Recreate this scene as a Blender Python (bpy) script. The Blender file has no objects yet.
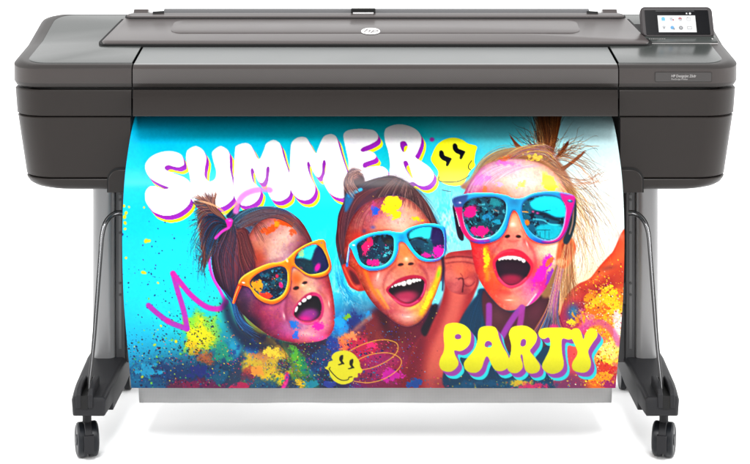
import bpy, bmesh, math, random
from mathutils import Vector, Matrix
import numpy as np
scene = bpy.context.scene
C = scene.collection
R = math.radians
# ------------------------------------------------------------------ camera, light, exposure
CAM_D, CAM_H, FPX, CX, HOR = 4.0, 1.478, 1640.0, 375.4, -150.0
cam_d = bpy.data.cameras.new('camera'); cam = bpy.data.objects.new('camera', cam_d); C.objects.link(cam)
cam.location = (0, -CAM_D, CAM_H); cam.rotation_euler = (R(90), 0, 0)
cam_d.sensor_fit = 'HORIZONTAL'; cam_d.sensor_width = 36.0; cam_d.lens = FPX / 750.0 * 36.0
cam_d.shift_x = (375.0 - CX) / 750.0; cam_d.shift_y = -(232.0 - HOR) / 750.0
cam_d.clip_end = 200
scene.camera = cam
world = bpy.data.worlds.new('World'); scene.world = world; world.use_nodes = True
wn = world.node_tree; bg = wn.nodes['Background']           # white studio surround, a little uneven
w_tc = wn.nodes.new('ShaderNodeTexCoord'); w_n = wn.nodes.new('ShaderNodeTexNoise'); w_n.inputs['Scale'].default_value = 1.6; w_n.inputs['Detail'].default_value = 1
wn.links.new(w_tc.outputs['Generated'], w_n.inputs['Vector'])
w_r = wn.nodes.new('ShaderNodeMapRange'); w_r.inputs['From Min'].default_value = .3; w_r.inputs['From Max'].default_value = .7
w_r.inputs['To Min'].default_value = .65; w_r.inputs['To Max'].default_value = 2.1
wn.links.new(w_n.outputs['Fac'], w_r.inputs['Value']); wn.links.new(w_r.outputs['Result'], bg.inputs['Strength'])
bg.inputs['Color'].default_value = (1, 1, 1, 1)
sun_d = bpy.data.lights.new('studio_key', 'SUN'); sun_d.energy = 2.7; sun_d.angle = R(18)
sun = bpy.data.objects.new('studio_key', sun_d); C.objects.link(sun); sun.location = (0, -1.5, 4)
sun.rotation_euler = (R(90 - 51), 0, 0)      # comes from above and in front of the machine
for sx in (-1, 1):                                           # added unseen low side fills that lift the floor shadow below the machine
    sd = bpy.data.lights.new('floor_fill', 'SUN'); sd.energy = 2.9; sd.angle = R(30)
    so = bpy.data.objects.new('floor_fill', sd); C.objects.link(so); so.location = (sx * 4, .6, 1.4)
    so.rotation_euler = (0, R(sx * 72), 0)
scene.view_settings.view_transform = 'Standard'; scene.view_settings.look = 'None'
scene.view_settings.exposure = 0.0; scene.view_settings.gamma = 1
scene.cycles.max_bounces = 8
def at(px, py, Y):
    """world point at depth Y that projects to photo pixel (px, py)"""
    d = CAM_D + Y
    return Vector(((px - CX) / FPX * d, Y, CAM_H - (py - HOR) / FPX * d))
def xat(px, Y=0.0): return (px - CX) / FPX * (CAM_D + Y)
def zat(py, Y=0.0): return CAM_H - (py - HOR) / FPX * (CAM_D + Y)
import numpy as np, math
# ------------------------------------------------------------------ print painter
PX0, PY0, PX1, PY1, PK = 112.0, 100.0, 640.0, 398.0, 3
PW, PH = int((PX1 - PX0) * PK), int((PY1 - PY0) * PK)
class Print:
    """Small numpy painter for the flat printed artwork (units: artwork px, y down)."""
    def __init__(s, seed=4):
        s.a = np.zeros((PH, PW, 3), np.float32)
        s.rng = np.random.default_rng(seed)
        s.clip = None
        yy, xx = np.mgrid[0:PH, 0:PW].astype(np.float32)
        s.X = PX0 + (xx + .5) / PK; s.Y = PY0 + (yy + .5) / PK
def col(c):
    return np.array(c, np.float32) / 255.0
def crv(p, n=8, closed=True):
    p = np.array(p, float)
    m = len(p); out = []
    rng = range(m) if closed else range(m - 1)
    for i in rng:
        if closed: p0, p1, p2, p3 = p[i - 1], p[i], p[(i + 1) % m], p[(i + 2) % m]
        else: p0, p1, p2, p3 = p[max(i - 1, 0)], p[i], p[i + 1], p[min(i + 2, m - 1)]
        for k in range(n):
            t = k / n
            out.append(.5 * ((2 * p1) + (p2 - p0) * t + (2 * p0 - 5 * p1 + 4 * p2 - p3) * t * t + (3 * p1 - p0 - 3 * p2 + p3) * t ** 3))
    if not closed: out.append(p[-1])
    return np.array(out)
def poly(p, smooth=True):
    q = crv(p) if smooth else np.array(p, float)
    q = (q - (PX0, PY0)) * PK
    m = np.zeros((PH, PW), np.float32)
    x, y = q[:, 0], q[:, 1]; x2, y2 = np.roll(x, -1), np.roll(y, -1)
    ya, yb = max(int(y.min()), 0), min(int(y.max()) + 1, PH)
    S = 3
    for r in range(ya, yb):
        row = m[r]
        for k in range(S):
            yy = r + (k + .5) / S
            hit = (y <= yy) != (y2 <= yy)
            if not hit.any(): continue
            xs = np.sort(x[hit] + (yy - y[hit]) / (y2[hit] - y[hit]) * (x2[hit] - x[hit]))
            for a, b in zip(xs[::2], xs[1::2]):
                a, b = min(max(a, 0), PW - 1e-3), min(max(b, 0), PW - 1e-3)
                ia, ib = int(a), int(b)
                if ia == ib: row[ia] += (b - a) / S
                else:
                    row[ia] += (ia + 1 - a) / S; row[ib] += (b - ib) / S
                    row[ia + 1:ib] += 1.0 / S
    return np.clip(m, 0, 1)
def box1(m, r, ax):
    if r < 1: return m
    pad = [(0, 0)] * m.ndim; pad[ax] = (r + 1, r)
    c = np.cumsum(np.pad(m, pad, mode='edge'), axis=ax, dtype=np.float64)
    n = m.shape[ax]
    hi = np.take(c, range(2 * r + 1, 2 * r + 1 + n), axis=ax); lo = np.take(c, range(0, n), axis=ax)
    return ((hi - lo) / (2 * r + 1)).astype(np.float32)
def blur(m, s):
    r = int(round(s * PK * 1.0))
    if r < 1: return m
    for _ in range(3):
        m = box1(box1(m, r, 0), r, 1)
    return m
def over(s, m, c, a=1.0, mode='n'):
    m = m * a
    if s.clip is not None: m = m * s.clip
    m = m[..., None]
    c = col(c) if not isinstance(c, np.ndarray) else c
    if mode == 'n': t = c
    elif mode == 'mul': t = s.a * c
    elif mode == 'scr': t = 1 - (1 - s.a) * (1 - c)
    s.a = s.a + (t - s.a) * m
def fill(s, p, c, a=1.0, soft=0, smooth=True, mode='n'):
    m = poly(p, smooth)
    if soft: m = blur(m, soft)
    over(s, m, c, a, mode); return m
def blob(s, x, y, rx, ry=None, c=(0, 0, 0), a=1.0, rot=0, mode='n', p=1.0):
    ry = ry or rx
    R = max(rx, ry) * 3.0
    x0, x1 = int((x - R - PX0) * PK), int((x + R - PX0) * PK); y0, y1 = int((y - R - PY0) * PK), int((y + R - PY0) * PK)
    x0, y0, x1, y1 = max(x0, 0), max(y0, 0), min(x1, PW), min(y1, PH)
    if x1 <= x0 or y1 <= y0: return
    dx, dy = s.X[y0:y1, x0:x1] - x, s.Y[y0:y1, x0:x1] - y
    cr, sr = math.cos(math.radians(rot)), math.sin(math.radians(rot))
    u, v = (dx * cr + dy * sr) / rx, (-dx * sr + dy * cr) / ry
    m = np.exp(-(u * u + v * v) ** p) * a
    if s.clip is not None: m = m * s.clip[y0:y1, x0:x1]
    m = m[..., None]; A = s.a[y0:y1, x0:x1]
    cc = col(c)
    t = cc if mode == 'n' else A * cc if mode == 'mul' else 1 - (1 - A) * (1 - cc)
    s.a[y0:y1, x0:x1] = A + (t - A) * m
def line_mask(pts, w0, w1=None, n=10, smooth=True, wm=None):
    p = crv(pts, n, False) if smooth else np.array(pts, float)
    w1 = w0 if w1 is None else w1
    m = np.zeros((PH, PW), np.float32)
    L = np.r_[0, np.cumsum(np.hypot(*np.diff(p, axis=0).T))]; L /= max(L[-1], 1e-6)
    for i in range(len(p) - 1):
        def wid(t): return (w0 + (w1 - w0) * t) if wm is None else ((w0 + (wm - w0) * t * 2) if t < .5 else (wm + (w1 - wm) * (t * 2 - 1)))
        ra, rb = wid(L[i]) / 2, wid(L[i + 1]) / 2
        (ax, ay), (bx, by) = p[i], p[i + 1]
        R = max(ra, rb) + 1
        x0, x1 = int((min(ax, bx) - R - PX0) * PK), int((max(ax, bx) + R - PX0) * PK) + 1
        y0, y1 = int((min(ay, by) - R - PY0) * PK), int((max(ay, by) + R - PY0) * PK) + 1
        x0, y0, x1, y1 = max(x0, 0), max(y0, 0), min(x1, PW), min(y1, PH)
        if x1 <= x0 or y1 <= y0: continue
        X = PX0 + (np.arange(x0, x1) + .5)[None, :] / PK if False else (PX0 + (np.arange(x0, x1) + .5) / PK)[None, :]
        Y = (PY0 + (np.arange(y0, y1) + .5) / PK)[:, None]
        dx, dy = bx - ax, by - ay; d2 = dx * dx + dy * dy + 1e-9
        t = np.clip(((X - ax) * dx + (Y - ay) * dy) / d2, 0, 1)
        d = np.hypot(X - ax - t * dx, Y - ay - t * dy)
        c = np.clip((ra + (rb - ra) * t - d) * PK + .5, 0, 1)
        m[y0:y1, x0:x1] = np.maximum(m[y0:y1, x0:x1], c)
    return m
def line(s, pts, w0, c, w1=None, a=1.0, soft=0, smooth=True, wm=None, mode='n'):
    m = line_mask(pts, w0, w1, 10, smooth, wm)
    if soft: m = blur(m, soft)
    over(s, m, c, a, mode); return m
def field(s, samples, sig):
    """smooth colour blend between (x, y, r, g, b) samples"""
    st = 4
    X, Y = s.X[::st, ::st], s.Y[::st, ::st]
    num = np.zeros(X.shape + (3,)); den = np.full(X.shape, 1e-12)
    for q in samples:
        w = np.exp(-((X - q[0]) ** 2 + (Y - q[1]) ** 2) / (2 * sig * sig)) + 1e-7 / (1 + (X - q[0]) ** 2 + (Y - q[1]) ** 2)
        num += w[..., None] * (np.array(q[2:]) / 255.0); den += w
    f = (num / den[..., None]).astype(np.float32)
    f = np.repeat(np.repeat(f, st, 0), st, 1)[:PH, :PW]
    for _ in range(2):
        f = box1(box1(f, 3, 0), 3, 1)
    return f
def noise(s, scale, oct=4, gain=.55, stretch=(1, 1), seed=None):
    rng = np.random.default_rng(seed) if seed is not None else s.rng
    out = np.zeros((PH, PW), np.float32); amp = 1.0; tot = 0
    for o in range(oct):
        cw, ch = scale * stretch[0] / 2 ** o * PK, scale * stretch[1] / 2 ** o * PK
        nx, ny = int(PW / cw) + 4, int(PH / ch) + 4
        g = rng.random((ny, nx)).astype(np.float32)
        fx = np.arange(PW) / cw; fy = np.arange(PH) / ch
        ix, iy = fx.astype(int), fy.astype(int)
        tx, ty = fx - ix, fy - iy
        tx = (tx * tx * (3 - 2 * tx)).astype(np.float32); ty = (ty * ty * (3 - 2 * ty)).astype(np.float32)
        r0 = g[iy][:, ix] * (1 - tx) + g[iy][:, ix + 1] * tx
        r1 = g[iy + 1][:, ix] * (1 - tx) + g[iy + 1][:, ix + 1] * tx
        out += amp * (r0 * (1 - ty)[:, None] + r1 * ty[:, None]); tot += amp; amp *= gain
    return out / tot
def sstep(x, a, b):
    t = np.clip((x - a) / (b - a), 0, 1); return t * t * (3 - 2 * t)
def splat(s, n, cx, cy, sx, sy, r0, r1, cols, a=1.0, pw=2.5, uni=False):
    """paint drops: n round drops scattered about (cx, cy)"""
    for i in range(n):
        if uni: x, y = cx + (s.rng.random() * 2 - 1) * sx, cy + (s.rng.random() * 2 - 1) * sy
        else: x, y = cx + s.rng.normal() * sx, cy + s.rng.normal() * sy
        r = r0 + (r1 - r0) * s.rng.random() ** pw
        e = 1 + .5 * s.rng.random()
        blob(s, x, y, r, r * e, cols[s.rng.integers(len(cols))], a, s.rng.random() * 180, p=2.2)
def hair(s, guides, n, cols, a=.7, dens=1.0, jit=.6, w=1, t0=(0, .2), t1=(.75, 1), wav=0.0):
    """thin strands interpolated across guide curves"""
    G = []
    for g in guides:
        q = crv(g, 12, False); L = np.r_[0, np.cumsum(np.hypot(*np.diff(q, axis=0).T))]
        u = np.linspace(0, L[-1], 60); G.append(np.c_[np.interp(u, L, q[:, 0]), np.interp(u, L, q[:, 1])])
    G = np.array(G); m = len(G)
    acc = np.zeros((PH, PW, 3), np.float32); wt = np.zeros((PH, PW), np.float32)
    cols = [col(c) for c in cols]
    for i in range(n):
        f = s.rng.random() * (m - 1); k = min(int(f), m - 2); f -= k
        c = G[k] * (1 - f) + G[k + 1] * f
        a0 = t0[0] + (t0[1] - t0[0]) * s.rng.random(); a1 = t1[0] + (t1[1] - t1[0]) * s.rng.random()
        N = 200
        u = np.linspace(a0, a1, N) * 59
        x, y = np.interp(u, range(60), c[:, 0]), np.interp(u, range(60), c[:, 1])
        tt = np.linspace(0, 1, N)
        ph = s.rng.random() * 6.28; ph2 = s.rng.random() * 6.28
        d = s.rng.normal() * jit * tt + wav * np.sin(tt * (4 + 5 * s.rng.random()) + ph) * tt
        e = s.rng.normal() * jit * tt + wav * np.sin(tt * (4 + 5 * s.rng.random()) + ph2) * tt
        fx, fy = (x + d - PX0) * PK - .5, (y + e - PY0) * PK - .5
        cc = cols[s.rng.integers(len(cols))] * (.8 + .4 * s.rng.random())
        prof = np.sin(np.pi * np.clip(tt * .9 + .1, 0, 1)) ** .5 * dens
        for o in range(w):
            gx, gy = fx + o * .8, fy + o * .5
            ix, iy = np.floor(gx).astype(int), np.floor(gy).astype(int)
            ok = (ix >= 0) & (iy >= 0) & (ix < PW - 1) & (iy < PH - 1)
            jx, jy = ix[ok], iy[ok]; rx, ry = (gx - ix)[ok], (gy - iy)[ok]; pr = prof[ok]
            for ox, oy, ww in ((0, 0, (1 - rx) * (1 - ry)), (1, 0, rx * (1 - ry)), (0, 1, (1 - rx) * ry), (1, 1, rx * ry)):
                ww = (ww * pr).astype(np.float32)
                np.add.at(wt, (jy + oy, jx + ox), ww)
                np.add.at(acc, (jy + oy, jx + ox), ww[:, None] * cc[None, :])
    al = (1 - np.exp(-wt * 1.0)) * a
    over(s, al, acc / np.maximum(wt, 1e-4)[..., None])
def shift(p, dx, dy):
    return [(x + dx, y + dy) for x, y in p]
def powder(s, m, c, scale, thr, soft=.08, a=1.0, seed=None, oct=5):
    """powdery patch: noise-thresholded colour inside soft mask m"""
    nz = noise(s, scale, oct, .68, seed=seed)
    k = sstep(nz * .75 + m * .5 - .25, thr - soft, thr + soft) * np.clip(m * 2.5, 0, 1)
    over(s, k, c, a)
def gmask(s, x, y, rx, ry, rot=0):
    dx, dy = s.X - x, s.Y - y
    cr, sr = math.cos(math.radians(rot)), math.sin(math.radians(rot))
    u, v = (dx * cr + dy * sr) / rx, (-dx * sr + dy * cr) / ry
    return np.exp(-(u * u + v * v))
CY = (0, 208, 246); PUR = (160, 62, 178); YEL = (250, 248, 40); WHT = (250, 249, 255)
L_S = [(184.1,163.8),(183,157.8),(180.1,153.7),(172.1,151.2),(162.7,151.7),(153.4,155.1),(147.4,160.4),(144.9,166.4),(146.7,173.1),(151.4,179.1),(160,183.8),(168.7,187.6),(164,189),(157.4,186.6),(150.7,186.1),(146,190.4),(144.9,196.4),(146,202.4),(150.7,209.1),(154.7,212.5),(164,215.5),(173.4,214.7),(181.4,211.1),(188.8,204.4),(191.5,195.7),(192,188),(190,182.4),(188,179.8),(182.8,176.5),(174.8,173.4),(167.4,170.7),(164.7,168.4),(165.4,166.2),(168.7,165.1),(173.4,166.4),(178.8,167.1),(182.8,165.5)]
L_U = [(186.1,155.7),(188,149.7),(195.5,146),(202.2,149),(205.5,154.4),(206.4,159.8),(204.8,169.1),(204.8,175.8),(207.5,180.1),(210.9,181.1),(214.9,178.5),(216.2,171.8),(214.2,163.8),(212.2,155.7),(212.9,151),(220.2,146),(226.9,149),(229.6,153.7),(229.8,158.4),(230.2,169),(232.2,178.5),(233.5,187),(234.3,195),(230.9,201),(223,206.5),(212,208.5),(200,207),(192,200),(189.5,190),(190.5,182.4),(188.8,171.8),(186.8,163.8)]
L_M1 = [(235,150),(237,145.4),(245,142.8),(250.4,144.7),(253.7,150),(259,159),(263.8,150),(266.4,143.4),(273.1,139.8),(278.5,141.8),(281.1,146),(283.8,156.7),(287.8,168.8),(289.8,175),(290.8,184),(290.4,191),(288.5,196.4),(282.5,200.4),(277.1,201.1),(271.8,199.1),(268.5,193.7),(267,187),(268.4,180),(269.4,168.8),(268,166.4),(266.4,168.8),(265.8,176.8),(263.1,182.1),(260,182.4),(257.1,179.5),(255,174),(253.7,170.1),(252.2,168),(250.8,170.1),(251.7,176.8),(253.7,182.1),(257,185),(260.4,189),(260.4,193.7),(257.8,199.8),(251.7,204.4),(245,205.8),(238,203),(234.5,196),(233.5,187),(234,170)]
L_M2 = [(290.5,150),(291.8,142.5),(296,138.3),(301.2,136.7),(306.6,138),(310.6,144.7),(315.7,153),(317.6,149.5),(321.4,140.4),(324.7,135.7),(330.7,134),(335.4,135.7),(337.6,140),(339.4,147),(343.4,160.4),(347.2,172),(349,183),(348,192),(344,197.5),(337,197.5),(330,193.5),(325,186),(323,179.5),(325.3,172),(325.8,163),(324.3,160),(322.6,162.5),(322,172),(319.5,176.8),(316.5,176.5),(312.8,171.4),(310.6,166),(308.8,161.8),(307.2,163.4),(308.6,171.4),(311.9,179.5),(315,186),(314.6,193),(310.6,198.4),(305.2,200.2),(299,199),(294,195),(291,190),(289.5,180),(290,165)]
L_E = [(343.4,136.4),(345.4,131.7),(351.4,129.4),(362.1,128.8),(372.8,130),(376.8,133),(378.2,136.4),(376.8,140.4),(370.2,144.4),(363.5,147.1),(360.5,150),(362.8,151.8),(368.8,150.8),(374.2,153.1),(376.2,156.4),(374.2,159.1),(368.8,161.1),(364.1,162.9),(362.8,165.1),(364.1,167.8),(371.5,166.5),(379.5,166),(384.9,167.8),(388.2,172.5),(386,182),(375,187),(360,186),(350,181),(348.5,170),(348.2,160),(345.8,149)]
L_R = [(384.6,131.5),(388.2,126.9),(398.3,124.2),(409.3,126),(417.5,130.6),(421.2,137),(420.7,144.3),(417.5,152.5),(415.5,157),(422.1,161.7),(429.5,167.2),(434,174.5),(432.2,181),(426.7,185.5),(419.4,185.5),(413,182),(406,184),(397,184),(390,180),(389.2,173.6),(390,164.5),(388.2,151.6),(385,141)]
def lx(p, ox, oy, k=6.63): return [(ox + x / k, oy + y / k) for x, y in p]
L_P = lx([(60,100),(75,65),(130,52),(190,65),(230,100),(238,140),(230,190),(200,225),(165,240),(132,235),(128,250),(138,275),(155,310),(150,340),(120,370),(85,378),(45,365),(28,330),(35,290),(55,250),(62,210),(58,150)],435,315)
L_A = lx([(285,120),(300,85),(345,73),(395,80),(415,110),(425,150),(450,210),(480,260),(492,305),(480,350),(440,372),(400,365),(375,330),(355,285),(340,276),(325,305),(310,350),(280,380),(235,382),(200,360),(192,320),(210,290),(245,250),(270,210),(283,160)],435,315)
L_R2 = [(435+490/6.63,315+120/6.63),(512,327.5),(519,325.6),(527,326.2),(534.3,331),(536.9,336),(535.8,342),(532,347.5),(530,351),(535,357.5),(539.6,364.5),(539.6,369.5),(536.6,372.6),(530.6,373.5),(526,371),(523.8,365),(522.5,356),(521.2,354.2),(520.6,357),(522.8,364.8),(521.5,369.5),(516.5,373),(510.4,372.3),(507.1,368),(507.7,361.8),(510.4,354.2),(511.2,345.2),(509.4,337.6)]
L_T = lx([(122,125),(135,95),(170,85),(230,83),(300,85),(340,100),(356,130),(345,155),(320,163),(290,155),(277,165),(275,200),(280,260),(290,310),(285,350),(260,378),(220,390),(180,382),(150,355),(148,325),(165,290),(190,240),(200,200),(197,160),(185,148),(160,158),(135,150)],520,315)
L_Y = lx([(340,105),(355,90),(385,90),(405,115),(420,160),(435,120),(460,92),(490,92),(512,115),(510,145),(485,180),(455,230),(455,260),(470,310),(465,350),(440,378),(400,382),(360,370),(345,345),(350,310),(375,270),(380,240),(365,200),(345,160),(332,125)],520,315)
def art_background(s):
    s.a[:] = field(s, [(125,120,0,190,235),(125,180,20,198,242),(125,230,0,196,242),(128,270,0,210,250),(130,310,0,212,252),(130,345,0,180,225),(130,372,0,140,180),(132,388,0,110,150),(160,300,0,222,255),(165,350,0,170,205),(160,385,5,75,110),(180,250,0,216,250),(190,330,40,200,190),(200,380,20,45,80),(200,220,0,222,250),(240,380,10,50,80),(240,140,0,196,232),(300,140,0,196,220),(300,220,0,240,250),(330,215,0,242,252),(345,230,0,240,252),(345,290,80,240,255),(355,300,60,225,250),(400,140,0,190,205),(440,140,60,200,210),(430,205,110,235,250),(450,220,140,238,250),(452,245,140,238,250),(460,150,70,205,225),(490,140,90,200,215),(500,120,80,180,195),(560,130,150,208,218),(590,150,196,230,234),(600,180,222,242,244),(615,205,220,241,240),(600,220,234,246,242),(585,240,244,248,234),(600,250,250,242,226),(575,270,254,248,232),(620,180,212,234,234),(620,230,234,242,240),(620,280,240,120,60),(610,300,245,150,40),(600,330,240,110,80),(620,340,240,130,110),(580,340,230,90,60),(600,370,235,120,30),(618,380,190,40,90),(560,370,90,60,80),(540,385,30,60,100),(500,385,10,60,95),(470,385,15,50,90),(440,385,90,20,60),(420,360,90,20,45),(380,340,85,18,45),(360,320,60,25,60),(345,330,0,90,170),(330,350,70,30,70),(300,380,10,60,70),(330,385,20,50,80),(400,380,110,15,90),(365,365,190,20,90),(280,350,150,130,30),(265,380,60,70,80)], 22)
    n1 = noise(s, 40, 5, .6, seed=11)
    s.a *= (0.975 + .05 * n1)[..., None]
    # crumpled film texture of the cyan backdrop between the heads
    m = np.clip(gmask(s, 346, 285, 16, 32) + gmask(s, 447, 225, 14, 34) + gmask(s, 322, 245, 14, 20) * .4, 0, 1)
    w = noise(s, 9, 4, .6, (1, 2.4), seed=3); ridge = 1 - np.abs(w - .5) * 9
    over(s, np.clip(ridge, 0, 1) * m, (0, 150, 200), .5)
    w = noise(s, 7, 4, .6, (1, 2), seed=8); ridge = 1 - np.abs(w - .52) * 9
    over(s, np.clip(ridge, 0, 1) * m, (205, 250, 255), .65)
def art_powder_left(s):
    r = s.rng
    g = gmask
    powder(s, g(s, 205, 335, 22, 26, 20), (150, 205, 60), 14, .42, .12, .9, 21)
    powder(s, g(s, 203, 336, 17, 20, 30), (228, 216, 10), 12, .40, .12, .95, 22)
    powder(s, g(s, 192, 346, 10, 12), (236, 190, 10), 9, .45, .1, .8, 23)
    over(s, blur(g(s, 232, 345, 15, 26), 2), (0, 140, 170), .75)
    over(s, g(s, 190, 382, 50, 24), (18, 34, 70), .8)
    over(s, g(s, 150, 392, 40, 18), (0, 90, 130), .55)
    over(s, g(s, 236, 374, 28, 16), (8, 50, 80), .7)
    powder(s, g(s, 182, 385, 34, 18), (110, 20, 55), 16, .5, .12, .75, 24)
    powder(s, g(s, 205, 358, 14, 12), (190, 80, 40), 11, .5, .12, .7, 25)
    powder(s, g(s, 150, 375, 26, 20), (10, 70, 110), 10, .46, .1, .8, 26)
    powder(s, g(s, 236, 345, 12, 22), (20, 160, 200), 12, .47, .12, .6, 29)
    powder(s, gmask(s, 175, 372, 40, 16), (12, 50, 96), 6, .46, .1, .8, 201); powder(s, gmask(s, 215, 375, 22, 16), (10, 90, 120), 7, .48, .1, .7, 202); powder(s, gmask(s, 205, 386, 40, 8), (120, 16, 70), 6, .5, .1, .7, 203)
    powder(s, gmask(s, 222, 352, 16, 14), (30, 150, 110), 7, .48, .1, .7, 204); powder(s, gmask(s, 190, 322, 14, 10), (150, 210, 50), 5, .48, .1, .8, 205); powder(s, gmask(s, 242, 362, 14, 18), (14, 70, 130), 6, .46, .1, .8, 206)
    splat(s, 500, 160, 365, 28, 24, .25, 1.1, [(10, 40, 90), (0, 70, 120), (20, 30, 60), (30, 20, 60)], .85)
    splat(s, 260, 180, 300, 34, 34, .25, .9, [(10, 50, 110), (40, 30, 110), (20, 30, 80)], .8)
    splat(s, 230, 200, 340, 14, 18, .25, .9, [(40, 60, 20), (20, 30, 40), (70, 60, 10)], .8)
    splat(s, 60, 150, 350, 24, 24, .4, 1.3, [(200, 200, 20), (120, 190, 60), (60, 150, 90)], .7)
    splat(s, 26, 165, 260, 26, 40, .5, 1.3, [(60, 30, 140), (30, 40, 120)], .75)
    for x, y, q in ((146, 241, 2.6), (149, 241, 2), (143, 272.5, 2.2), (145, 273, 1.6), (181, 286, 2.4), (124.5, 217, 2.3), (125, 223, 2), (126, 213, 2), (124, 206, 1.6), (129, 207, 1.2), (144, 207.5, 1.2), (126, 258, 1.5), (176, 341.5, 1.8), (125, 229, 1.6), (161, 326, 1.3), (158, 283, 1.3)):
        blob(s, x, y, q, q * .8, (214, 200, 12), .95, r.random() * 180, p=2)
def art_scribble(s):
    m = line(s, [(148.5,305.5),(158,314),(170,322.5),(187,328.8)], 5.4, (160, 62, 178), a=.95, soft=.35)
    line(s, [(187,328.8),(184,312),(177.5,290),(173,273.5)], 5.4, (170, 60, 178), a=.95, soft=.35)
    line(s, [(173,273.5),(180,282),(192,296),(207,307),(220,308.5),(226,302)], 5.4, (185, 50, 175), a=.95, soft=.35)
    line(s, [(226,303),(220,290),(213,277),(210,266),(210,254),(217,240),(229,229)], 3.2, (205, 60, 185), a=.9, soft=.3)
    blob(s, 168, 321, 3, 3, (190, 40, 160), .9, p=2)
def letters(s, L, c_face, sh1, sh2, d1, d2, gradient=None):
    for p in L: 
        q = np.array(p)
        for t in (1.0, .85): fill(s, shift(p, d2[0] * t, d2[1] * t), sh2)
    for p in L:
        for t in (1.0, .66, .33): fill(s, shift(p, d1[0] * t, d1[1] * t), sh1)
    for p in L:
        m = poly(p)
        if gradient is None: over(s, m, c_face)
        else:
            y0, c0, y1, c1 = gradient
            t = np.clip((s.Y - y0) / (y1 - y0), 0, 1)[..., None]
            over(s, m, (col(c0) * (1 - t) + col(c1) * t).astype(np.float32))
def art_summer(s):
    letters(s, [L_S, L_U, L_M1, L_M2, L_E, L_R], WHT, PUR, YEL, (2.7, 4.3), (4.7, 7.0))
    # counters of the R
    fill(s, [(400,143.5),(402,141.3),(405.5,141.8),(407.6,146),(406,150),(403.4,152),(401,148.5)], PUR)
    fill(s, [(404.5,147),(407.5,146),(406.3,150.3),(404,152)], YEL)
    fill(s, [(403.5,162),(406,160.8),(408.2,163.5),(410.5,172),(412.5,178.5),(408,173),(404.5,166.5)], PUR)
    fill(s, [(406.5,168),(408.8,165.5),(411,172),(412.8,178.5),(409.5,174)], YEL)
    blob(s, 432, 139.5, 2.6, 2.3, (150, 70, 165), .9, p=2.5)
def art_smiley_top(s):
    m = fill(s, [(431.3,160.8),(432.2,154.4),(436.8,145.2),(444.1,139.7),(453.3,137.5),(462.4,139.7),(467.9,143.4),(476.7,146.1),(475.6,152.5),(474.3,160.8),(475,166),(469.7,171.8),(464.2,182.8),(460.6,185.5),(449.6,185.5),(441,182),(437.5,178),(438,171)], (246, 240, 50))
    for dx, dy in ((0, 0), (13.6, -7)):
        fill(s, shift([(439.3,151.5),(441.5,150.3),(443.5,152),(444.6,155.3),(448,156.8),(451.6,158.6),(450.2,162),(448,166),(446,165.4),(446,161.8),(442.2,159.8),(439.3,156)], dx, dy), (25, 25, 22))
    line(s, [(439,176.5),(439,180.6),(445,182),(456.5,181.7),(464,179),(469,175.5)], .9, (60, 60, 40))
    line(s, [(471.5,160.8),(468.6,165.3),(468.8,168.5),(470.6,169.6)], .9, (60, 60, 40))
    line(s, [(442,190),(447,191),(451,191.6)], .8, (90, 110, 120))
def lens(s, p, base, seed, extras):
    m = poly(p)
    over(s, m, base)
    s.clip = m
    n = noise(s, 8, 5, .65, seed=seed)
    over(s, sstep(n, .5, .62), (8, 90, 110), .75)
    n = noise(s, 6, 5, .68, seed=seed + 1)
    over(s, sstep(n, .55, .62), (5, 18, 40), .85)
    n = noise(s, 4, 4, .7, seed=seed + 2)
    over(s, sstep(n, .64, .72), (90, 190, 205), .55)
    extras(s)
    s.clip = None
    return m
def rim_shade(s, outer, holes, c_hi, c_lo):
    """light on the upper left edges and dark on the lower right edges of a frame"""
    b = np.clip(poly(outer) - sum(poly(h) for h in holes), 0, 1)
    bb = blur(b, .5)
    gy = np.gradient(bb, axis=0); gx = np.gradient(bb, axis=1)
    e = (gy * .8 + gx * .5) * 9
    over(s, np.clip(e, 0, 1) * b, c_hi, .75)
    over(s, np.clip(-e, 0, 1) * b, c_lo, .7)
def teeth(s, T, c=(250, 238, 232)):
    for x, y, rx, ry, rot in T:
        blob(s, x, y - .35, rx * 1.17, ry * 1.2, c, 1, rot, p=3.5)
        blob(s, x, y + ry * .5, rx * .8, ry * .45, (225, 190, 190), .45, rot)
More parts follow.
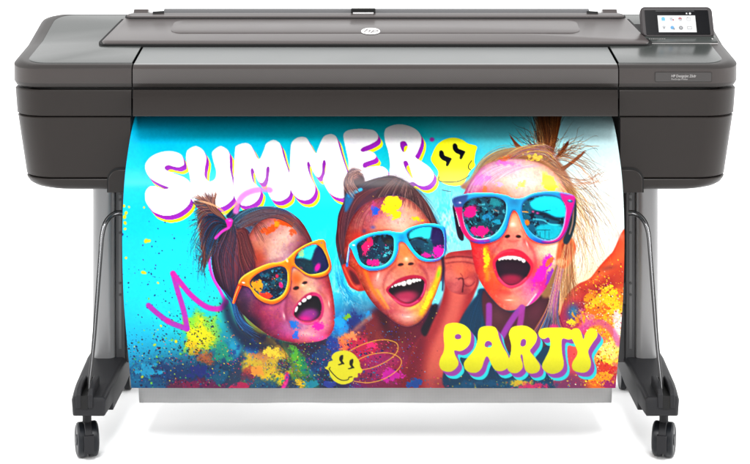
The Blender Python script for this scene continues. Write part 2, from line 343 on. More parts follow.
def art_body_left(s):
    # shoulder of the small girl, covered in powder
    fill(s, [(232,392),(234,368),(246,345),(262,334),(285,340),(306,355),(318,374),(326,395)], (40, 55, 80), soft=1.2)
    over(s, gmask(s, 252, 352, 10, 16, -20), (20, 120, 170), .7)
    powder(s, gmask(s, 266, 362, 20, 22, 25), (206, 170, 50), 12, .36, .14, .95, 31)
    powder(s, gmask(s, 262, 352, 12, 14, 25), (190, 120, 80), 9, .42, .14, .75, 32)
    powder(s, gmask(s, 278, 376, 15, 14, 25), (224, 190, 20), 8, .46, .1, .85, 33)
    powder(s, gmask(s, 262, 383, 18, 10), (20, 80, 110), 9, .42, .12, .85, 34)
    powder(s, gmask(s, 250, 375, 10, 12), (150, 40, 60), 9, .46, .12, .7, 35)
    over(s, line_mask([(284,342),(296,356),(306,374),(313,392)], 10, 16), (20, 110, 70), .5)
    powder(s, gmask(s, 300, 368, 12, 18, -30), (110, 150, 40), 9, .44, .12, .7, 36)
    line(s, [(287,374),(286,382),(283,388)], 4, (205, 40, 130), soft=.5)
    line(s, [(272,338),(284,350),(287,366),(287,376)], .8, (70, 60, 30), a=.7, soft=.2)
    fill(s, [(300,342),(330,338),(338,350),(330,366),(314,362),(304,352)], (120, 30, 56), a=.6, soft=2)
    over(s, gmask(s, 262, 338, 16, 5, 22), (24, 10, 40), .75); over(s, gmask(s, 300, 346, 20, 5, 5), (60, 10, 40), .7)
    powder(s, gmask(s, 305, 366, 8, 20, -30), (20, 130, 90), 5, .46, .1, .8, 191); powder(s, gmask(s, 296, 356, 6, 14, -30), (90, 170, 50), 4, .46, .1, .8, 192); powder(s, gmask(s, 252, 348, 10, 10), (20, 120, 200), 5, .46, .1, .85, 193)
    powder(s, gmask(s, 300, 384, 12, 8), (230, 190, 20), 4, .52, .08, .8, 194); powder(s, gmask(s, 318, 350, 10, 8), (120, 16, 60), 6, .44, .12, .8, 195); powder(s, gmask(s, 322, 372, 18, 14), (10, 90, 130), 6, .48, .1, .7, 196)
    splat(s, 160, 275, 365, 14, 14, .2, .7, [(90, 60, 20), (30, 90, 90), (120, 60, 30)], .7)
    fill(s, [(304,346),(330,340),(345,350),(350,392),(326,392),(316,372)], (24, 34, 62), soft=3, a=.85)
    powder(s, gmask(s, 322, 360, 18, 16), (20, 60, 110), 10, .45, .12, .8, 37)
    over(s, gmask(s, 340, 326, 9, 14), (0, 120, 200), .85)
    powder(s, gmask(s, 341, 330, 12, 14), (20, 150, 225), 8, .43, .12, .8, 38)
    over(s, gmask(s, 362, 321, 6, 8, -20), (10, 120, 185), .85)
    over(s, gmask(s, 354, 318, 8, 12), (20, 40, 100), .5)
    blob(s, 345, 318, 3, 2, (70, 140, 60), .7)
    fill(s, [(372,312),(384,306),(400,322),(420,320),(426,316),(418,345),(424,392),(370,392),(352,350),(362,330)], (84, 17, 40), soft=2.5)
    over(s, gmask(s, 373, 330, 8, 10), (110, 50, 35), .7)
    over(s, gmask(s, 346, 344, 13, 9, -20), (225, 115, 80), .9)
    powder(s, gmask(s, 344, 346, 13, 10), (240, 90, 60), 8, .5, .12, .7, 39)
    over(s, gmask(s, 366, 352, 16, 10, 20), (225, 15, 90), .9)
    over(s, gmask(s, 384, 368, 22, 17), (150, 15, 125), .85)
    over(s, gmask(s, 372, 384, 22, 10), (90, 15, 110), .7)
    powder(s, gmask(s, 350, 342, 16, 12, -15), (236, 120, 70), 6, .40, .12, .9, 181); powder(s, gmask(s, 366, 351, 18, 12, 15), (236, 12, 92), 6, .36, .12, .95, 182); powder(s, gmask(s, 384, 368, 24, 18), (166, 14, 140), 9, .40, .14, .85, 183)
    powder(s, gmask(s, 404, 372, 16, 14), (150, 10, 60), 8, .46, .14, .7, 184); powder(s, gmask(s, 334, 346, 10, 14), (20, 60, 150), 6, .46, .1, .8, 185); powder(s, gmask(s, 356, 324, 12, 14), (30, 40, 110), 6, .48, .1, .7, 186)
    powder(s, gmask(s, 368, 316, 5, 7), (20, 150, 220), 4, .46, .1, .8, 187); powder(s, gmask(s, 347, 317, 5, 4), (110, 170, 50), 3, .44, .1, .9, 188); powder(s, gmask(s, 380, 336, 8, 9), (150, 66, 40), 5, .5, .1, .7, 189)
    fill(s, [(374,316),(362,324),(352,334),(346,350),(352,372),(372,392),(424,392),(418,350),(420,330),(408,326),(396,324)], (128, 34, 52), a=.55, soft=2.5); line(s, [(372,316),(360,325),(351,335),(345,348)], 3, (226, 120, 80), a=.6, soft=1.4)
    line(s, [(398,326),(392,340),(380,352)], 2, (60, 10, 30), a=.6, soft=1.2); line(s, [(404,330),(400,348),(390,366)], 3, (170, 60, 60), a=.4, soft=1.6)
    over(s, gmask(s, 398, 334, 16, 8), (60, 10, 30), .6); over(s, gmask(s, 384, 322, 5, 12, -25), (40, 8, 22), .7)
    splat(s, 150, 360, 350, 16, 12, .25, 1.0, [(60, 10, 60), (30, 20, 80), (90, 10, 50)], .8)
    splat(s, 240, 335, 368, 26, 18, .25, 1.1, [(10, 70, 130), (20, 30, 80), (0, 110, 150)], .7)
    splat(s, 160, 310, 383, 40, 8, .25, 1.2, [(10, 90, 140), (20, 40, 80), (0, 120, 130)], .6)
    splat(s, 120, 415, 350, 20, 26, .2, .8, [(120, 20, 70), (40, 10, 40), (30, 40, 90)], .6)
def art_girl_left(s):
    fill(s, [(228,296),(236,322),(254,338),(276,346),(262,352),(244,348),(230,330),(222,308)], (14, 26, 60), a=.85, soft=2.2)
    hair_o = [(224,224),(232,215),(245,209.5),(265,206),(284,209),(299,219),(308,232),(313,246),(304,250),(262,262),(250,285),(240,300),(238,318),(232,304),(224,292),(215,278),(211.5,258),(216,240)]
    m = fill(s, hair_o, (62, 26, 44))
    s.clip = m
    s.a = s.a * (1 - m[..., None]) + m[..., None] * field(s, [(235,218,40,60,80),(265,208,50,75,100),(290,214,70,70,90),(305,230,80,40,50),(220,240,20,30,50),(215,258,40,25,45),(232,255,85,24,40),(240,270,110,24,42),(228,285,45,22,50),(240,245,70,28,40),(250,230,60,40,55),(236,300,20,25,60),(248,265,95,22,35)], 9)
    hair(s, [[(231,222),(222,236),(214,256),(222,285)],[(232,222),(232,238),(228,262),(232,300)],[(234,221),(244,234),(244,258),(240,298)],[(236,220),(252,226),(254,246),(254,275)]], 500, [(130,60,70),(40,16,30),(90,30,45),(20,20,40),(150,80,90),(60,80,110)], .75, .55)
    hair(s, [[(232,222),(242,212),(262,206),(290,212),(312,244)],[(234,224),(246,217),(266,211),(288,216),(309,244)],[(235,226),(248,222),(262,218),(270,216)],[(235,228),(246,228),(252,236),(255,252)]], 420, [(120,190,215),(40,60,90),(30,24,40),(150,170,190),(70,110,150),(20,30,50)], .75, .5)
    s.clip = None
    hair(s, [[(216,245),(211,262),(214,280),(224,294)],[(240,208),(262,203),(286,207),(306,226),(318,250)]], 40, [(30,30,60),(20,60,100)], .6, .5, 2.5)
    hair(s, [[(212,262),(206,250),(202,236),(196,228)],[(216,250),(207,256),(202,268),(204,284)],[(224,240),(210,244),(200,258),(194,256)]], 60, [(50,26,34),(30,40,80),(110,60,60)], .8, .7, 2.5, wav=1.5)
    hair(s, [[(240,296),(236,312),(240,326),(250,336)],[(246,300),(242,316),(250,330),(262,338)]], 120, [(12,14,36),(20,40,90),(50,16,40)], .9, .7, 2.0)
    hair(s, [[(222,288),(230,300),(236,320),(252,333)],[(236,300),(240,318),(250,330),(262,336)]], 90, [(10,30,80),(20,90,160),(10,20,50),(60,150,200)], .8, .7, 2.0)
    face = [(248,243),(252,230),(262,220),(280,214),(296,219),(306,232),(311,247),(324,262),(331,285),(334.5,308),(334.5,324),(330,335),(318,341.3),(295,342.5),(275,338),(260,329),(248,319),(239,309),(235.5,298),(244,283),(256,268)]
    m = poly(face)
    F = field(s, [(265,230,178,104,90),(278,222,190,110,90),(285,235,206,152,138),(262,245,190,108,86),(275,250,210,164,156),(256,256,176,72,50),(295,250,172,108,112),(301,243,140,70,74),(306,238,110,50,55),(285,262,206,158,148),(296,283,226,104,42),(302,287,236,172,138),(294,290,176,72,70),(284,306,170,64,98),(278,315,160,50,90),(270,318,150,36,82),(255,312,112,20,52),(243,310,70,30,62),(241,299,84,45,82),(262,322,132,16,48),(310,292,224,158,132),(317,299,232,152,126),(328,298,188,52,70),(332,318,196,64,100),(326,322,226,152,148),(328,280,170,60,70),(283,298,152,62,84),(320,338,236,80,152),(305,338,226,128,150),(288,338,200,40,112),(272,333,122,26,84),(292,328,150,96,150),(331,334,220,60,130)], 6.5)
    F = np.clip(F, 0, 1) ** .86
    over(s, blur(m, .35), F)
    s.clip = m
    round_off(s, m, (150, 70, 84))
    blob(s, 272, 308, 9, 6, (206, 90, 120), .5, -30); blob(s, 283, 240, 12, 7, (236, 190, 172), .5, -20); blob(s, 329, 300, 3, 8, (236, 140, 140), .5, -10)
    n = noise(s, 2.4, 4, .7, seed=55); s.a *= (1 + (.17 * (n - .5)) * m)[..., None]; dust(s, m, [(236,90,150),(240,140,90),(90,40,120)], 550)
    powder(s, gmask(s, 270, 229, 9, 5, -15), (235, 84, 18), 5, .4, .1, .95, 41)
    powder(s, gmask(s, 285, 223, 11, 4, 10), (228, 78, 16), 5, .42, .1, .95, 42)
    powder(s, gmask(s, 292, 231, 5, 5), (216, 84, 40), 4, .45, .1, .9, 43)
    powder(s, gmask(s, 277, 224, 4, 4), (245, 140, 20), 4, .45, .1, .9, 44)
    blob(s, 259, 258, 6, 9, (170, 50, 30), .5)
    # brow and eye socket shade
    blob(s, 301, 247.5, 8, 3, (110, 40, 50), .75, -30); blob(s, 271, 262, 14, 3, (150, 80, 80), .5, -15)
    # nose
    blob(s, 296.5, 279, 5, 7, (222, 92, 30), .8, -25); blob(s, 303, 285, 3.5, 3, (246, 190, 150), .8)
    fill(s, [(293,289),(295,286.5),(298.2,286.4),(299,288.4),(296,290)], (60, 10, 25), soft=.4)
    fill(s, [(302,283.6),(304,281.4),(307,281.6),(307,283.3),(304,284.4)], (60, 10, 25), soft=.4)
    line(s, [(291,291),(290,286),(292,281)], 1.0, (140, 50, 60), a=.6, soft=.5)
    blob(s, 308, 289, 3.4, 2.2, (242, 186, 160), .7, -30)
    # smile folds, cheek
    line(s, [(287,298),(285.5,308),(287,318),(292,327)], 1.8, (120, 30, 70), a=.6, soft=.9)
    line(s, [(284,300),(282,310),(284,320)], 2.5, (215, 110, 150), a=.55, soft=1)
    line(s, [(318,290),(325,298),(328,310)], 1.8, (150, 40, 50), a=.6, soft=.9)
    blob(s, 327, 308, 2.4, 9, (226, 150, 150), .6, -8)
    # mouth
    fill(s, [(292.5,313),(295,306),(298.5,301.5),(304.5,295.5),(311,292.3),(317,293),(321.5,297),(323.8,305),(323.6,313),(321,319.5),(315.5,323.6),(308,325),(301.5,323),(295.5,318.5)], (192, 52, 104), soft=.25)
    mi = fill(s, [(294.2,313),(298,305),(305,298.8),(312,296),(318,297.2),(321.2,304),(321.2,311),(318.7,317),(312,320.6),(304,320.6),(298,319),(295,316)], (24, 12, 26), soft=.25)
    s.clip = mi
    blob(s, 309, 315, 10, 6.5, (150, 46, 138), .95, -10, p=2); blob(s, 305, 319, 8, 3.4, (214, 24, 134), .9, 5)
    s.clip = m
    teeth(s, [(309,297.6,2.3,1.5,-25),(304.2,300.6,2.3,1.5,-32),(299.8,304,1.3,1.3,-30),(296.4,309.6,1,2.6,22)])
    line(s, [(296,319),(302,322.8),(310,323.6),(318,320.4)], 1.5, (240, 100, 160), a=.8, soft=.4)
    line(s, [(298.5,302.6),(305,296.6),(312,293.6)], 1.0, (150, 30, 70), a=.7, soft=.3)
    # paint on the chin
    powder(s, gmask(s, 294, 325, 6, 5), (20, 110, 200), 4, .4, .1, .95, 45)
    powder(s, gmask(s, 296, 335, 4, 5), (20, 100, 210), 4, .42, .1, .95, 46)
    powder(s, gmask(s, 318, 326, 7, 5), (235, 20, 160), 4, .42, .1, .9, 47)
    over(s, gmask(s, 322, 339, 14, 4), (250, 90, 170), .7); over(s, gmask(s, 308, 334, 10, 2.5, 8), (240, 190, 185), .6)
    over(s, gmask(s, 252, 322, 14, 8, 35), (24, 12, 44), .8); over(s, gmask(s, 243, 306, 6, 10), (40, 16, 44), .7)
    s.clip = None
    hair(s, [[(234,226),(246,215),(264,209),(286,213),(303,229),(312,247)],[(236,229),(250,220),(266,214),(284,216),(300,230),(310,248)],[(237,231),(250,226),(262,219),(276,216),(292,221)]], 330, [(60,34,44),(96,60,62),(40,30,50),(120,140,160),(80,40,40),(150,100,90)], .8, .55, .9)
    hair(s, [[(236,230),(245,228),(250,240),(257,262)],[(236,232),(241,236),(245,252),(254,270)],[(236,234),(238,244),(240,262),(246,280)]], 260, [(70,24,34),(110,50,50),(40,14,26),(150,80,70),(90,26,36)], .85, .6, .9)
    hair(s, [[(240,228),(252,226),(256,236),(262,250)],[(244,226),(258,221),(264,224),(270,232)]], 26, [(110,60,56),(80,40,44)], .7, .6, 1.2)
    # spectacles
    outer = [(238.5,284),(241.7,277.3),(251.4,270.8),(267.6,263.7),(280.5,261.8),(287,258.5),(296.7,249.8),(309.6,242.7),(320.9,239.3),(325.1,241.4),(326.4,248.2),(330.6,261.1),(331,269.2),(325.8,275.3),(316.1,277.6),(306.4,275.2),(298.3,269),(292.8,267),(290.9,274),(290,287),(285.4,296.7),(275.7,303.4),(266,303),(256.3,297.2),(249.8,288),(243.3,285.4)]
    l1 = [(249.8,283.8),(253,277.3),(262.7,270.8),(277.3,266.3),(285.2,267.8),(287.6,275.7),(286.2,287),(281.6,295),(272.4,299.6),(262.7,297),(254.7,290.6)]
    l2 = [(294.5,260),(297,254),(303,248.5),(310,245.2),(316,244.6),(321,247.5),(325,254),(328,262),(328.5,267),(325,271),(317,273.6),(309,274),(302,270),(296,265)]
    line(s, [(240.5,284),(237,292),(233.6,302.5)], 4.4, (228, 70, 18), 2.6); line(s, [(239,286),(234.5,297),(233,303)], .9, (255, 160, 90), a=.8)
    fill(s, shift(outer, .5, 1.6), (70, 10, 20), a=.55, soft=.8)
    fill(s, outer, (248, 142, 14), soft=.12)
    mo = poly(outer); s.clip = mo
    over(s, gmask(s, 240, 284, 7, 8), (235, 84, 14), .75); over(s, gmask(s, 290, 266, 5, 7), (222, 100, 8), .7); over(s, gmask(s, 329, 268, 4, 9), (228, 90, 16), .8); over(s, gmask(s, 270, 302, 14, 2.5), (232, 104, 10), .7)
    s.clip = None
    rim_shade(s, outer, [l1, l2], (255, 206, 96), (205, 70, 8))
    blob(s, 243.5, 282.6, 1.6, .8, (250, 235, 215), .95, 10, p=2); blob(s, 321.5, 242.9, 1.3, .7, (120, 130, 120), .95, -10, p=2); blob(s, 287, 260.5, 1.2, 2, (255, 235, 170), .9, -25, p=2)
    def ex1(s):
        powder(s, gmask(s, 257, 286, 7, 8), (236, 150, 20), 4, .42, .06, .95, 61); powder(s, gmask(s, 265, 296, 9, 4), (240, 60, 30), 4, .4, .08, .95, 62)
        blob(s, 281, 285, 2, 3.2, (238, 20, 110), .95, -20, p=2); blob(s, 277, 276, 1.6, 2, (220, 40, 90), .85, p=2)
        over(s, gmask(s, 270, 268, 10, 2), (60, 130, 140), .5)
        splat(s, 40, 270, 280, 8, 7, .25, .8, [(220, 60, 60), (20, 110, 170), (230, 140, 30)], .8)
        line(s, [(250,283),(256,276),(266,270),(280,267)], 1.6, (5, 20, 30), a=.7, soft=.5)
    lens(s, l1, (12, 40, 58), 71, ex1)
    def ex2(s):
        fill(s, [(296,258.5),(300,253),(306,247),(315,244.5),(317,246.5),(314,252),(310.5,260),(303,258)], (40, 205, 205), soft=.5, a=.95)
        powder(s, gmask(s, 300, 253, 5, 5, -40), (170, 200, 130), 3, .46, .1, .8, 63)
        fill(s, [(317,247),(324,250),(329,266),(322,274),(312,266),(314,253)], (24, 26, 76), soft=.8, a=.85)
        fill(s, [(294,260),(302,259),(312,262),(312,274),(300,270)], (6, 50, 60), soft=.8, a=.8)
        blob(s, 317.5, 267.5, 2.6, 4.6, (226, 16, 150), .95, 25, p=1.8); blob(s, 301, 268, 2.5, 1.2, (150, 60, 60), .8, 30)
        line(s, [(318,245),(324,253),(328,266)], 1.4, (10, 10, 40), a=.7, soft=.4)
    lens(s, l2, (14, 52, 78), 75, ex2)
    # pony tail
    hair(s, [[(230,223),(216,214),(200,212),(186,204)],[(229,224),(208,218),(194,228),(192,246)],[(229,225),(206,232),(197,256),(196,280)],[(229,226),(214,240),(206,268),(212,290)]], 90, [(70,36,40),(40,24,34),(130,80,64),(20,50,90)], .85, .7, 3.0, wav=2.0)
    fan = [[(230,223),(220,212),(207,203),(190,199)],[(230,223),(216,210),(202,206),(192,211)],[(229,224),(214,213),(203,214),(197,226)],[(229,225),(214,220),(204,232),(201,250)],[(229,226),(216,226),(207,245),(204,274)],[(229,227),(220,232),(213,250),(206,262)]]
    hair(s, fan, 700, [(96,48,42),(60,26,30),(150,92,66),(40,20,30),(30,30,50),(196,140,110),(10,70,110),(120,60,50)], .97, .9, 1.2)
    hair(s, fan[2:], 240, [(30,16,28),(14,20,40),(70,30,40),(0,80,130)], .9, .8, 1.0, t1=(.5, .85))
    hair(s, [[(228,222),(219,211),(216,203),(219,188)],[(227,221),(213,212),(205,202),(190,195)],[(226,220),(218,212),(213,204),(220,192)]], 170, [(90,50,50),(50,30,40),(150,100,80),(180,130,110)], .9, .9, .8)
    hair(s, [[(229,221),(224,211),(212,204),(200,201)],[(230,222),(220,209),(208,203),(194,200)]], 70, [(222,176,140),(190,130,100)], .8, .7, .5)
    fill(s, [(226,216),(232,209),(240,203),(239.5,210),(235,217),(230,219)], (24, 50, 80), soft=.4); hair(s, [[(228,219),(233,212),(240,203)],[(231,219),(236,215),(240,207)]], 40, [(10,20,30),(90,50,60),(30,90,130)], .9, .8, .4)
    fill(s, [(225.5,220),(229,218.2),(232.6,219.5),(232.4,222.6),(231,226.5),(227.6,227),(226.6,223.6)], (226, 30, 160), soft=.3); blob(s, 230, 220.5, 1.8, .8, (255, 130, 210), .9)
    line(s, [(229,227.5),(222,231.5),(215.5,238)], 2.4, (222, 60, 180), a=.95, soft=.3)
    line(s, [(236,211),(238,203),(244,195),(254,190.4),(266,189.4),(270,190)], 6.2, (228, 120, 200), a=.8, soft=.6)
def art_arm_middle(s):
    # raised fist and forearm between the middle and right girl
    fill(s, [(447,266),(444,290),(438,312),(426,330),(412,350),(404,392),(452,392),(456,345),(464,318),(474,296),(478,275)], (150, 42, 50), soft=.8)
    fill(s, [(450,270),(449,300),(441,325),(430,352),(428,392),(448,392),(450,345),(460,315),(466,290),(464,270)], (206, 92, 82), soft=2.5)
    fill(s, [(426,330),(414,345),(400,392),(420,392),(424,352)], (96, 14, 40), soft=2.5, a=.8)
    over(s, gmask(s, 442, 385, 22, 12), (100, 20, 50), .7)
    over(s, gmask(s, 432, 372, 12, 18), (190, 90, 70), .5)
    m = fill(s, [(443.5,266),(444.5,258),(449,253),(460,251),(473,250),(478,254),(477,275),(475,286),(467,294),(452,292),(445,282)], (172, 62, 62), soft=.4)
    s.clip = m
    s.a = s.a * (1 - m[..., None]) + m[..., None] * field(s, [(450,256,160,56,60),(462,253,150,46,56),(473,256,150,44,54),(449,264,196,86,74),(460,260,206,92,78),(471,261,190,74,66),(450,275,206,104,94),(458,268,226,104,76),(470,270,206,84,66),(456,285,196,92,90),(470,283,200,84,78),(474,276,160,50,56),(446,285,170,70,74),(464,290,150,50,56)], 4)
    line(s, [(444,258.6),(452,257.2),(462,256.6),(478,258.4)], 1.1, (104, 26, 34), a=.85, soft=.4); line(s, [(446,263.6),(456,262),(466,262.2),(478,265)], .9, (110, 30, 40), a=.7, soft=.4)
    line(s, [(446,261),(456,259.4),(466,259.4),(477,261.6)], 1.5, (232, 140, 118), a=.5, soft=.6)
    line(s, [(458.6,279.4),(461,278),(463,279.5),(463.4,284),(462.4,292)], 1.1, (66, 10, 26), a=.9, soft=.35); line(s, [(460.4,273.5),(462.2,276),(463,279)], .6, (90, 16, 30), a=.8, soft=.25); line(s, [(455.6,278.4),(459,278.4),(462,279)], .6, (96, 20, 32), a=.7, soft=.25); line(s, [(463,279.4),(466,278.4),(468,276.8)], .6, (96, 20, 32), a=.7, soft=.25)
    line(s, [(463.6,283),(466.5,286),(471,285.6),(474.6,282)], .9, (110, 24, 40), a=.8, soft=.35); blob(s, 469, 281.5, 3.4, 2.6, (226, 116, 100), .6)
    n = noise(s, 2.4, 4, .7, seed=58); s.a *= (1 + (.15 * (n - .5)) * m)[..., None]; dust(s, m, [(240,120,90),(120,30,50)], 580)
    s.clip = None
    line(s, [(442.5,258),(443.5,270),(442,290)], 2.6, (36, 18, 44), a=.9, soft=.6)
    fill(s, [(441,281),(441.5,290),(438,304.5),(432,304.5),(436,294)], (130, 235, 245), soft=.3)
    fill(s, [(432,305),(438,305),(434,318),(426,336),(421,330),(428,316)], (20, 14, 30), soft=.8, a=.9)
def art_girl_mid(s):
    ho = [(336,243),(337,228),(339,213),(347,197),(358,185),(377,178.5),(395,176.5),(413,187),(427,203),(437,223),(443,243),(430,240),(360,260),(352,285),(346,275),(340,262)]
    fill(s, [(344,196),(345,181),(352,173),(360,172.5),(365,180),(362,189),(355,200),(347,205)], (70, 48, 56), soft=.6)
    blob(s, 354, 176.5, 6, 3, (190, 130, 120), .7, -10)
    m = fill(s, ho, (76, 38, 44), soft=.3); s.clip = m
    s.a = s.a * (1 - m[..., None]) + m[..., None] * field(s, [(338,230,40,30,50),(341,250,70,30,40),(345,205,30,50,75),(360,190,40,34,50),(380,182,62,46,54),(400,182,70,48,52),(418,196,70,42,44),(430,212,60,32,38),(438,230,70,40,46),(350,222,60,26,44),(365,203,110,44,60)], 9)
    hair(s, [[(352,190),(343,205),(338,230),(342,262)],[(372,188),(354,200),(346,224),(346,258)],[(385,186),(366,196),(354,212),(350,240)]], 420, [(40,20,34),(120,60,66),(70,30,40),(150,90,90),(90,30,40)], .75, .5)
    hair(s, [[(372,200),(380,188),(390,180),(396,176)],[(396,196),(400,186),(402,181),(402,177)],[(412,200),(412,192),(411,188),(409,183)],[(434,226),(430,214),(426,205),(421,196)],[(442,240),(439,228),(435,216),(430,206)]], 520, [(50,28,34),(130,92,86),(84,50,52),(36,18,24),(160,120,110),(70,30,40)], .8, .55)
    s.clip = None
    hair(s, [[(428,205),(438,222),(446,246),(450,262)],[(432,215),(440,232),(444,250),(446,262)]], 26, [(40,70,100),(80,120,150),(60,50,60)], .6, .5, 3)
    hair(s, [[(338,240),(334,262),(340,290),(360,306)],[(345,262),(346,290),(356,304),(372,308)]], 40, [(0,90,150),(10,150,200)], .7, .5, 3)
    line(s, [(349,196),(354,192.5),(361,189.5)], 3.2, (40, 170, 220), a=.9, soft=.4); fill(s, [(345,197),(350,190),(354,196),(350,206),(345,212)], (20, 110, 160), soft=.6, a=.8)
    hair(s, [[(360,192),(352,180),(356,172),(366,176)],[(352,200),(344,186),(350,172),(362,170)]], 120, [(150,110,100),(90,60,66),(200,150,130),(60,50,70)], .85, .6, 2.0, wav=1.5)
    hair(s, [[(350,196),(362,182),(380,175),(398,173)],[(380,178),(398,174),(416,184),(432,204)],[(410,184),(428,200),(440,224),(447,250)]], 60, [(80,60,70),(120,80,80),(60,60,90)], .7, .5, 2.6, wav=1.6)
    # ear
    fill(s, [(342,268),(342.8,264.6),(348,264.5),(356,270),(365,284),(366,290),(359,291.4),(354,289.5),(349.5,286.5),(345.5,278.5)], (164, 44, 40), soft=.25)
    line(s, [(344,267),(348,276),(353,285),(358,289)], 1.4, (220, 100, 70), a=.8, soft=.4); fill(s, [(349,270),(355,274),(360,283),(357,285),(352,280)], (96, 20, 30), soft=.6); blob(s, 358, 287, 3, 2, (206, 84, 74), .8)
    face = [(346,262),(344.5,245),(348.5,226),(358,210),(374,200),(394,196),(411,201),(424,214),(434,230),(443,250),(444.5,262),(441,283),(434.5,300),(428.5,310),(422,319),(415,324.3),(406,326.3),(396,322.5),(386,315),(376,306.5),(366,293),(356,272)]
    m = poly(face)
    F = field(s, [(360,222,150,54,60),(352,240,150,42,40),(372,212,165,62,96),(384,224,200,112,92),(396,226,228,178,158),(410,214,216,142,112),(421,226,206,120,92),(400,238,214,146,130),(385,233,172,96,82),(361,247,162,42,36),(404,262,218,104,54),(405,251,226,92,34),(406,259,250,174,126),(395,266,188,80,62),(416,266,192,72,52),(374,276,190,62,56),(384,281,224,116,106),(364,277,200,64,28),(377,291,222,124,94),(384,300,228,134,114),(400,274,206,116,96),(415,273,206,116,86),(426,270,172,54,60),(434,274,200,100,96),(431,286,214,120,86),(426,300,232,156,50),(420,312,238,166,66),(409,321,232,160,140),(399,319,226,110,106),(391,311,206,84,84),(374,302,160,32,44),(384,311,150,24,60),(438,240,160,70,60),(370,286,196,70,40)], 6)
    F = np.clip(F, 0, 1) ** .86
    over(s, blur(m, .4), F)
    round_off(s, m, (140, 60, 66))
    blob(s, 398, 222, 16, 9, (240, 190, 166), .55); blob(s, 377, 280, 6, 8, (238, 150, 132), .6, 15); blob(s, 432, 276, 5, 7, (228, 130, 112), .6, -15)
    s.clip = m
    n = noise(s, 2.4, 4, .7, seed=56); s.a *= (1 + (.17 * (n - .5)) * m)[..., None]; dust(s, m, [(240,150,80),(200,50,70),(250,200,170)], 560)
    hair(s, [[(350,240),(352,222),(362,206),(378,196)],[(362,232),(366,216),(378,202),(392,192)],[(392,206),(396,200),(402,194),(406,188)],[(420,214),(418,206),(414,200),(410,192)],[(436,236),(432,222),(424,208),(416,196)]], 260, [(100,40,50),(150,90,80),(190,120,100),(80,30,40)], .55, .4, .6)
    powder(s, gmask(s, 392, 204, 9, 13, 20), (252, 206, 10), 6, .38, .08, .97, 81); powder(s, gmask(s, 395, 214, 6, 6), (255, 214, 0), 5, .4, .08, .95, 82)
    powder(s, gmask(s, 417, 219, 7, 3, 20), (252, 190, 30), 4, .42, .1, .95, 83); powder(s, gmask(s, 375, 212, 5, 6), (40, 90, 190), 4, .42, .08, .95, 84)
    powder(s, gmask(s, 374, 205, 10, 8), (190, 60, 140), 6, .5, .12, .5, 85)
    blob(s, 373, 227.5, 2.6, 1.8, (80, 80, 150), .7); blob(s, 364, 231.5, 2.2, 2.4, (50, 60, 120), .7); blob(s, 358, 236, 8, 7, (190, 40, 20), .45)
    blob(s, 381, 232, 12, 2.4, (130, 60, 60), .7, -4); blob(s, 424, 225, 9, 2.2, (150, 70, 50), .6, -8)
    # nose
    blob(s, 405, 256, 3.4, 6, (236, 130, 70), .8); blob(s, 406.5, 259.5, 2.6, 2.4, (255, 200, 160), .85)
    fill(s, [(397.6,265.6),(399.6,263.4),(402.6,263.4),(403.6,265),(400.6,266.2)], (70, 10, 20), soft=.35); fill(s, [(408,265),(409,263),(412,262.6),(414,263.8),(411.4,265.2)], (70, 10, 20), soft=.35)
    line(s, [(396.4,267),(395.4,263),(397.6,259)], .9, (150, 50, 40), a=.6, soft=.5); line(s, [(415.4,265.6),(416,262),(414,259)], .9, (150, 50, 40), a=.6, soft=.5)
    # folds
    line(s, [(395,266),(387,275),(383.6,285),(384.6,294)], 1.8, (150, 44, 50), a=.65, soft=.9); line(s, [(418,264),(425,271),(428,281),(427,291)], 1.8, (140, 30, 50), a=.65, soft=.9)
    blob(s, 379, 279, 4, 9, (236, 150, 140), .5, 15)
    line(s, [(365,270),(369,282),(376,295),(386,309)], 3.2, (232, 120, 20), a=.85, soft=.9, w1=1.6); line(s, [(377,290),(382,298),(389,309)], 2.4, (250, 160, 50), a=.85, soft=.7, w1=1.2)
    line(s, [(440,268),(437,280),(430,297),(421,314)], 4, (250, 184, 20), a=.9, soft=.9, wm=6); blob(s, 438.6, 274, 1.8, 5.5, (140, 190, 30), .9, 12)
    powder(s, gmask(s, 428, 300, 4, 16, 25), (255, 214, 40), 3, .46, .1, .9, 86)
    # mouth
    fill(s, [(386,290.5),(391,284.6),(396,280.5),(401,278),(408,275.8),(415,275.2),(423,277),(426.6,282),(425.6,290),(423.3,297),(419,302.6),(410.5,307),(402,306),(394.5,300.5)], (176, 26, 68), soft=.25)
    mi = fill(s, [(388.6,290.8),(394,285.2),(402,282),(410,279.4),(418,278.8),(423.8,281),(423.8,288),(420.6,296),(415,301),(408,303.2),(401,300.8),(394.5,296.5)], (34, 12, 26), soft=.25)
    s.clip = mi
    blob(s, 405, 297.5, 14, 6.5, (172, 44, 82), .95, -8, p=2); blob(s, 404, 301, 8, 2.5, (205, 80, 110), .6)
    teeth(s, [(392,286.8,1,1.1,0),(395.4,285.4,1.5,1.5,0),(399,284,1.9,1.9,0),(403.6,283.6,2.5,2.5,0),(409.2,282.2,2.5,2.5,0),(413.8,281,1.8,1.9,0),(417,280.4,1.5,1.6,0),(419.8,280.2,1.2,1.3,0)])
    s.clip = m
    line(s, [(394,299.4),(402,304.2),(410,305),(418,301)], 1.5, (224, 84, 124), a=.8, soft=.4); line(s, [(421,297),(424,291),(425,284)], .8, (240, 160, 180), a=.6, soft=.3)
    blob(s, 407, 316, 9, 4.5, (240, 172, 160), .55); line(s, [(396,310),(406,313),(417,310)], 2, (170, 60, 70), a=.4, soft=1)
    s.clip = None
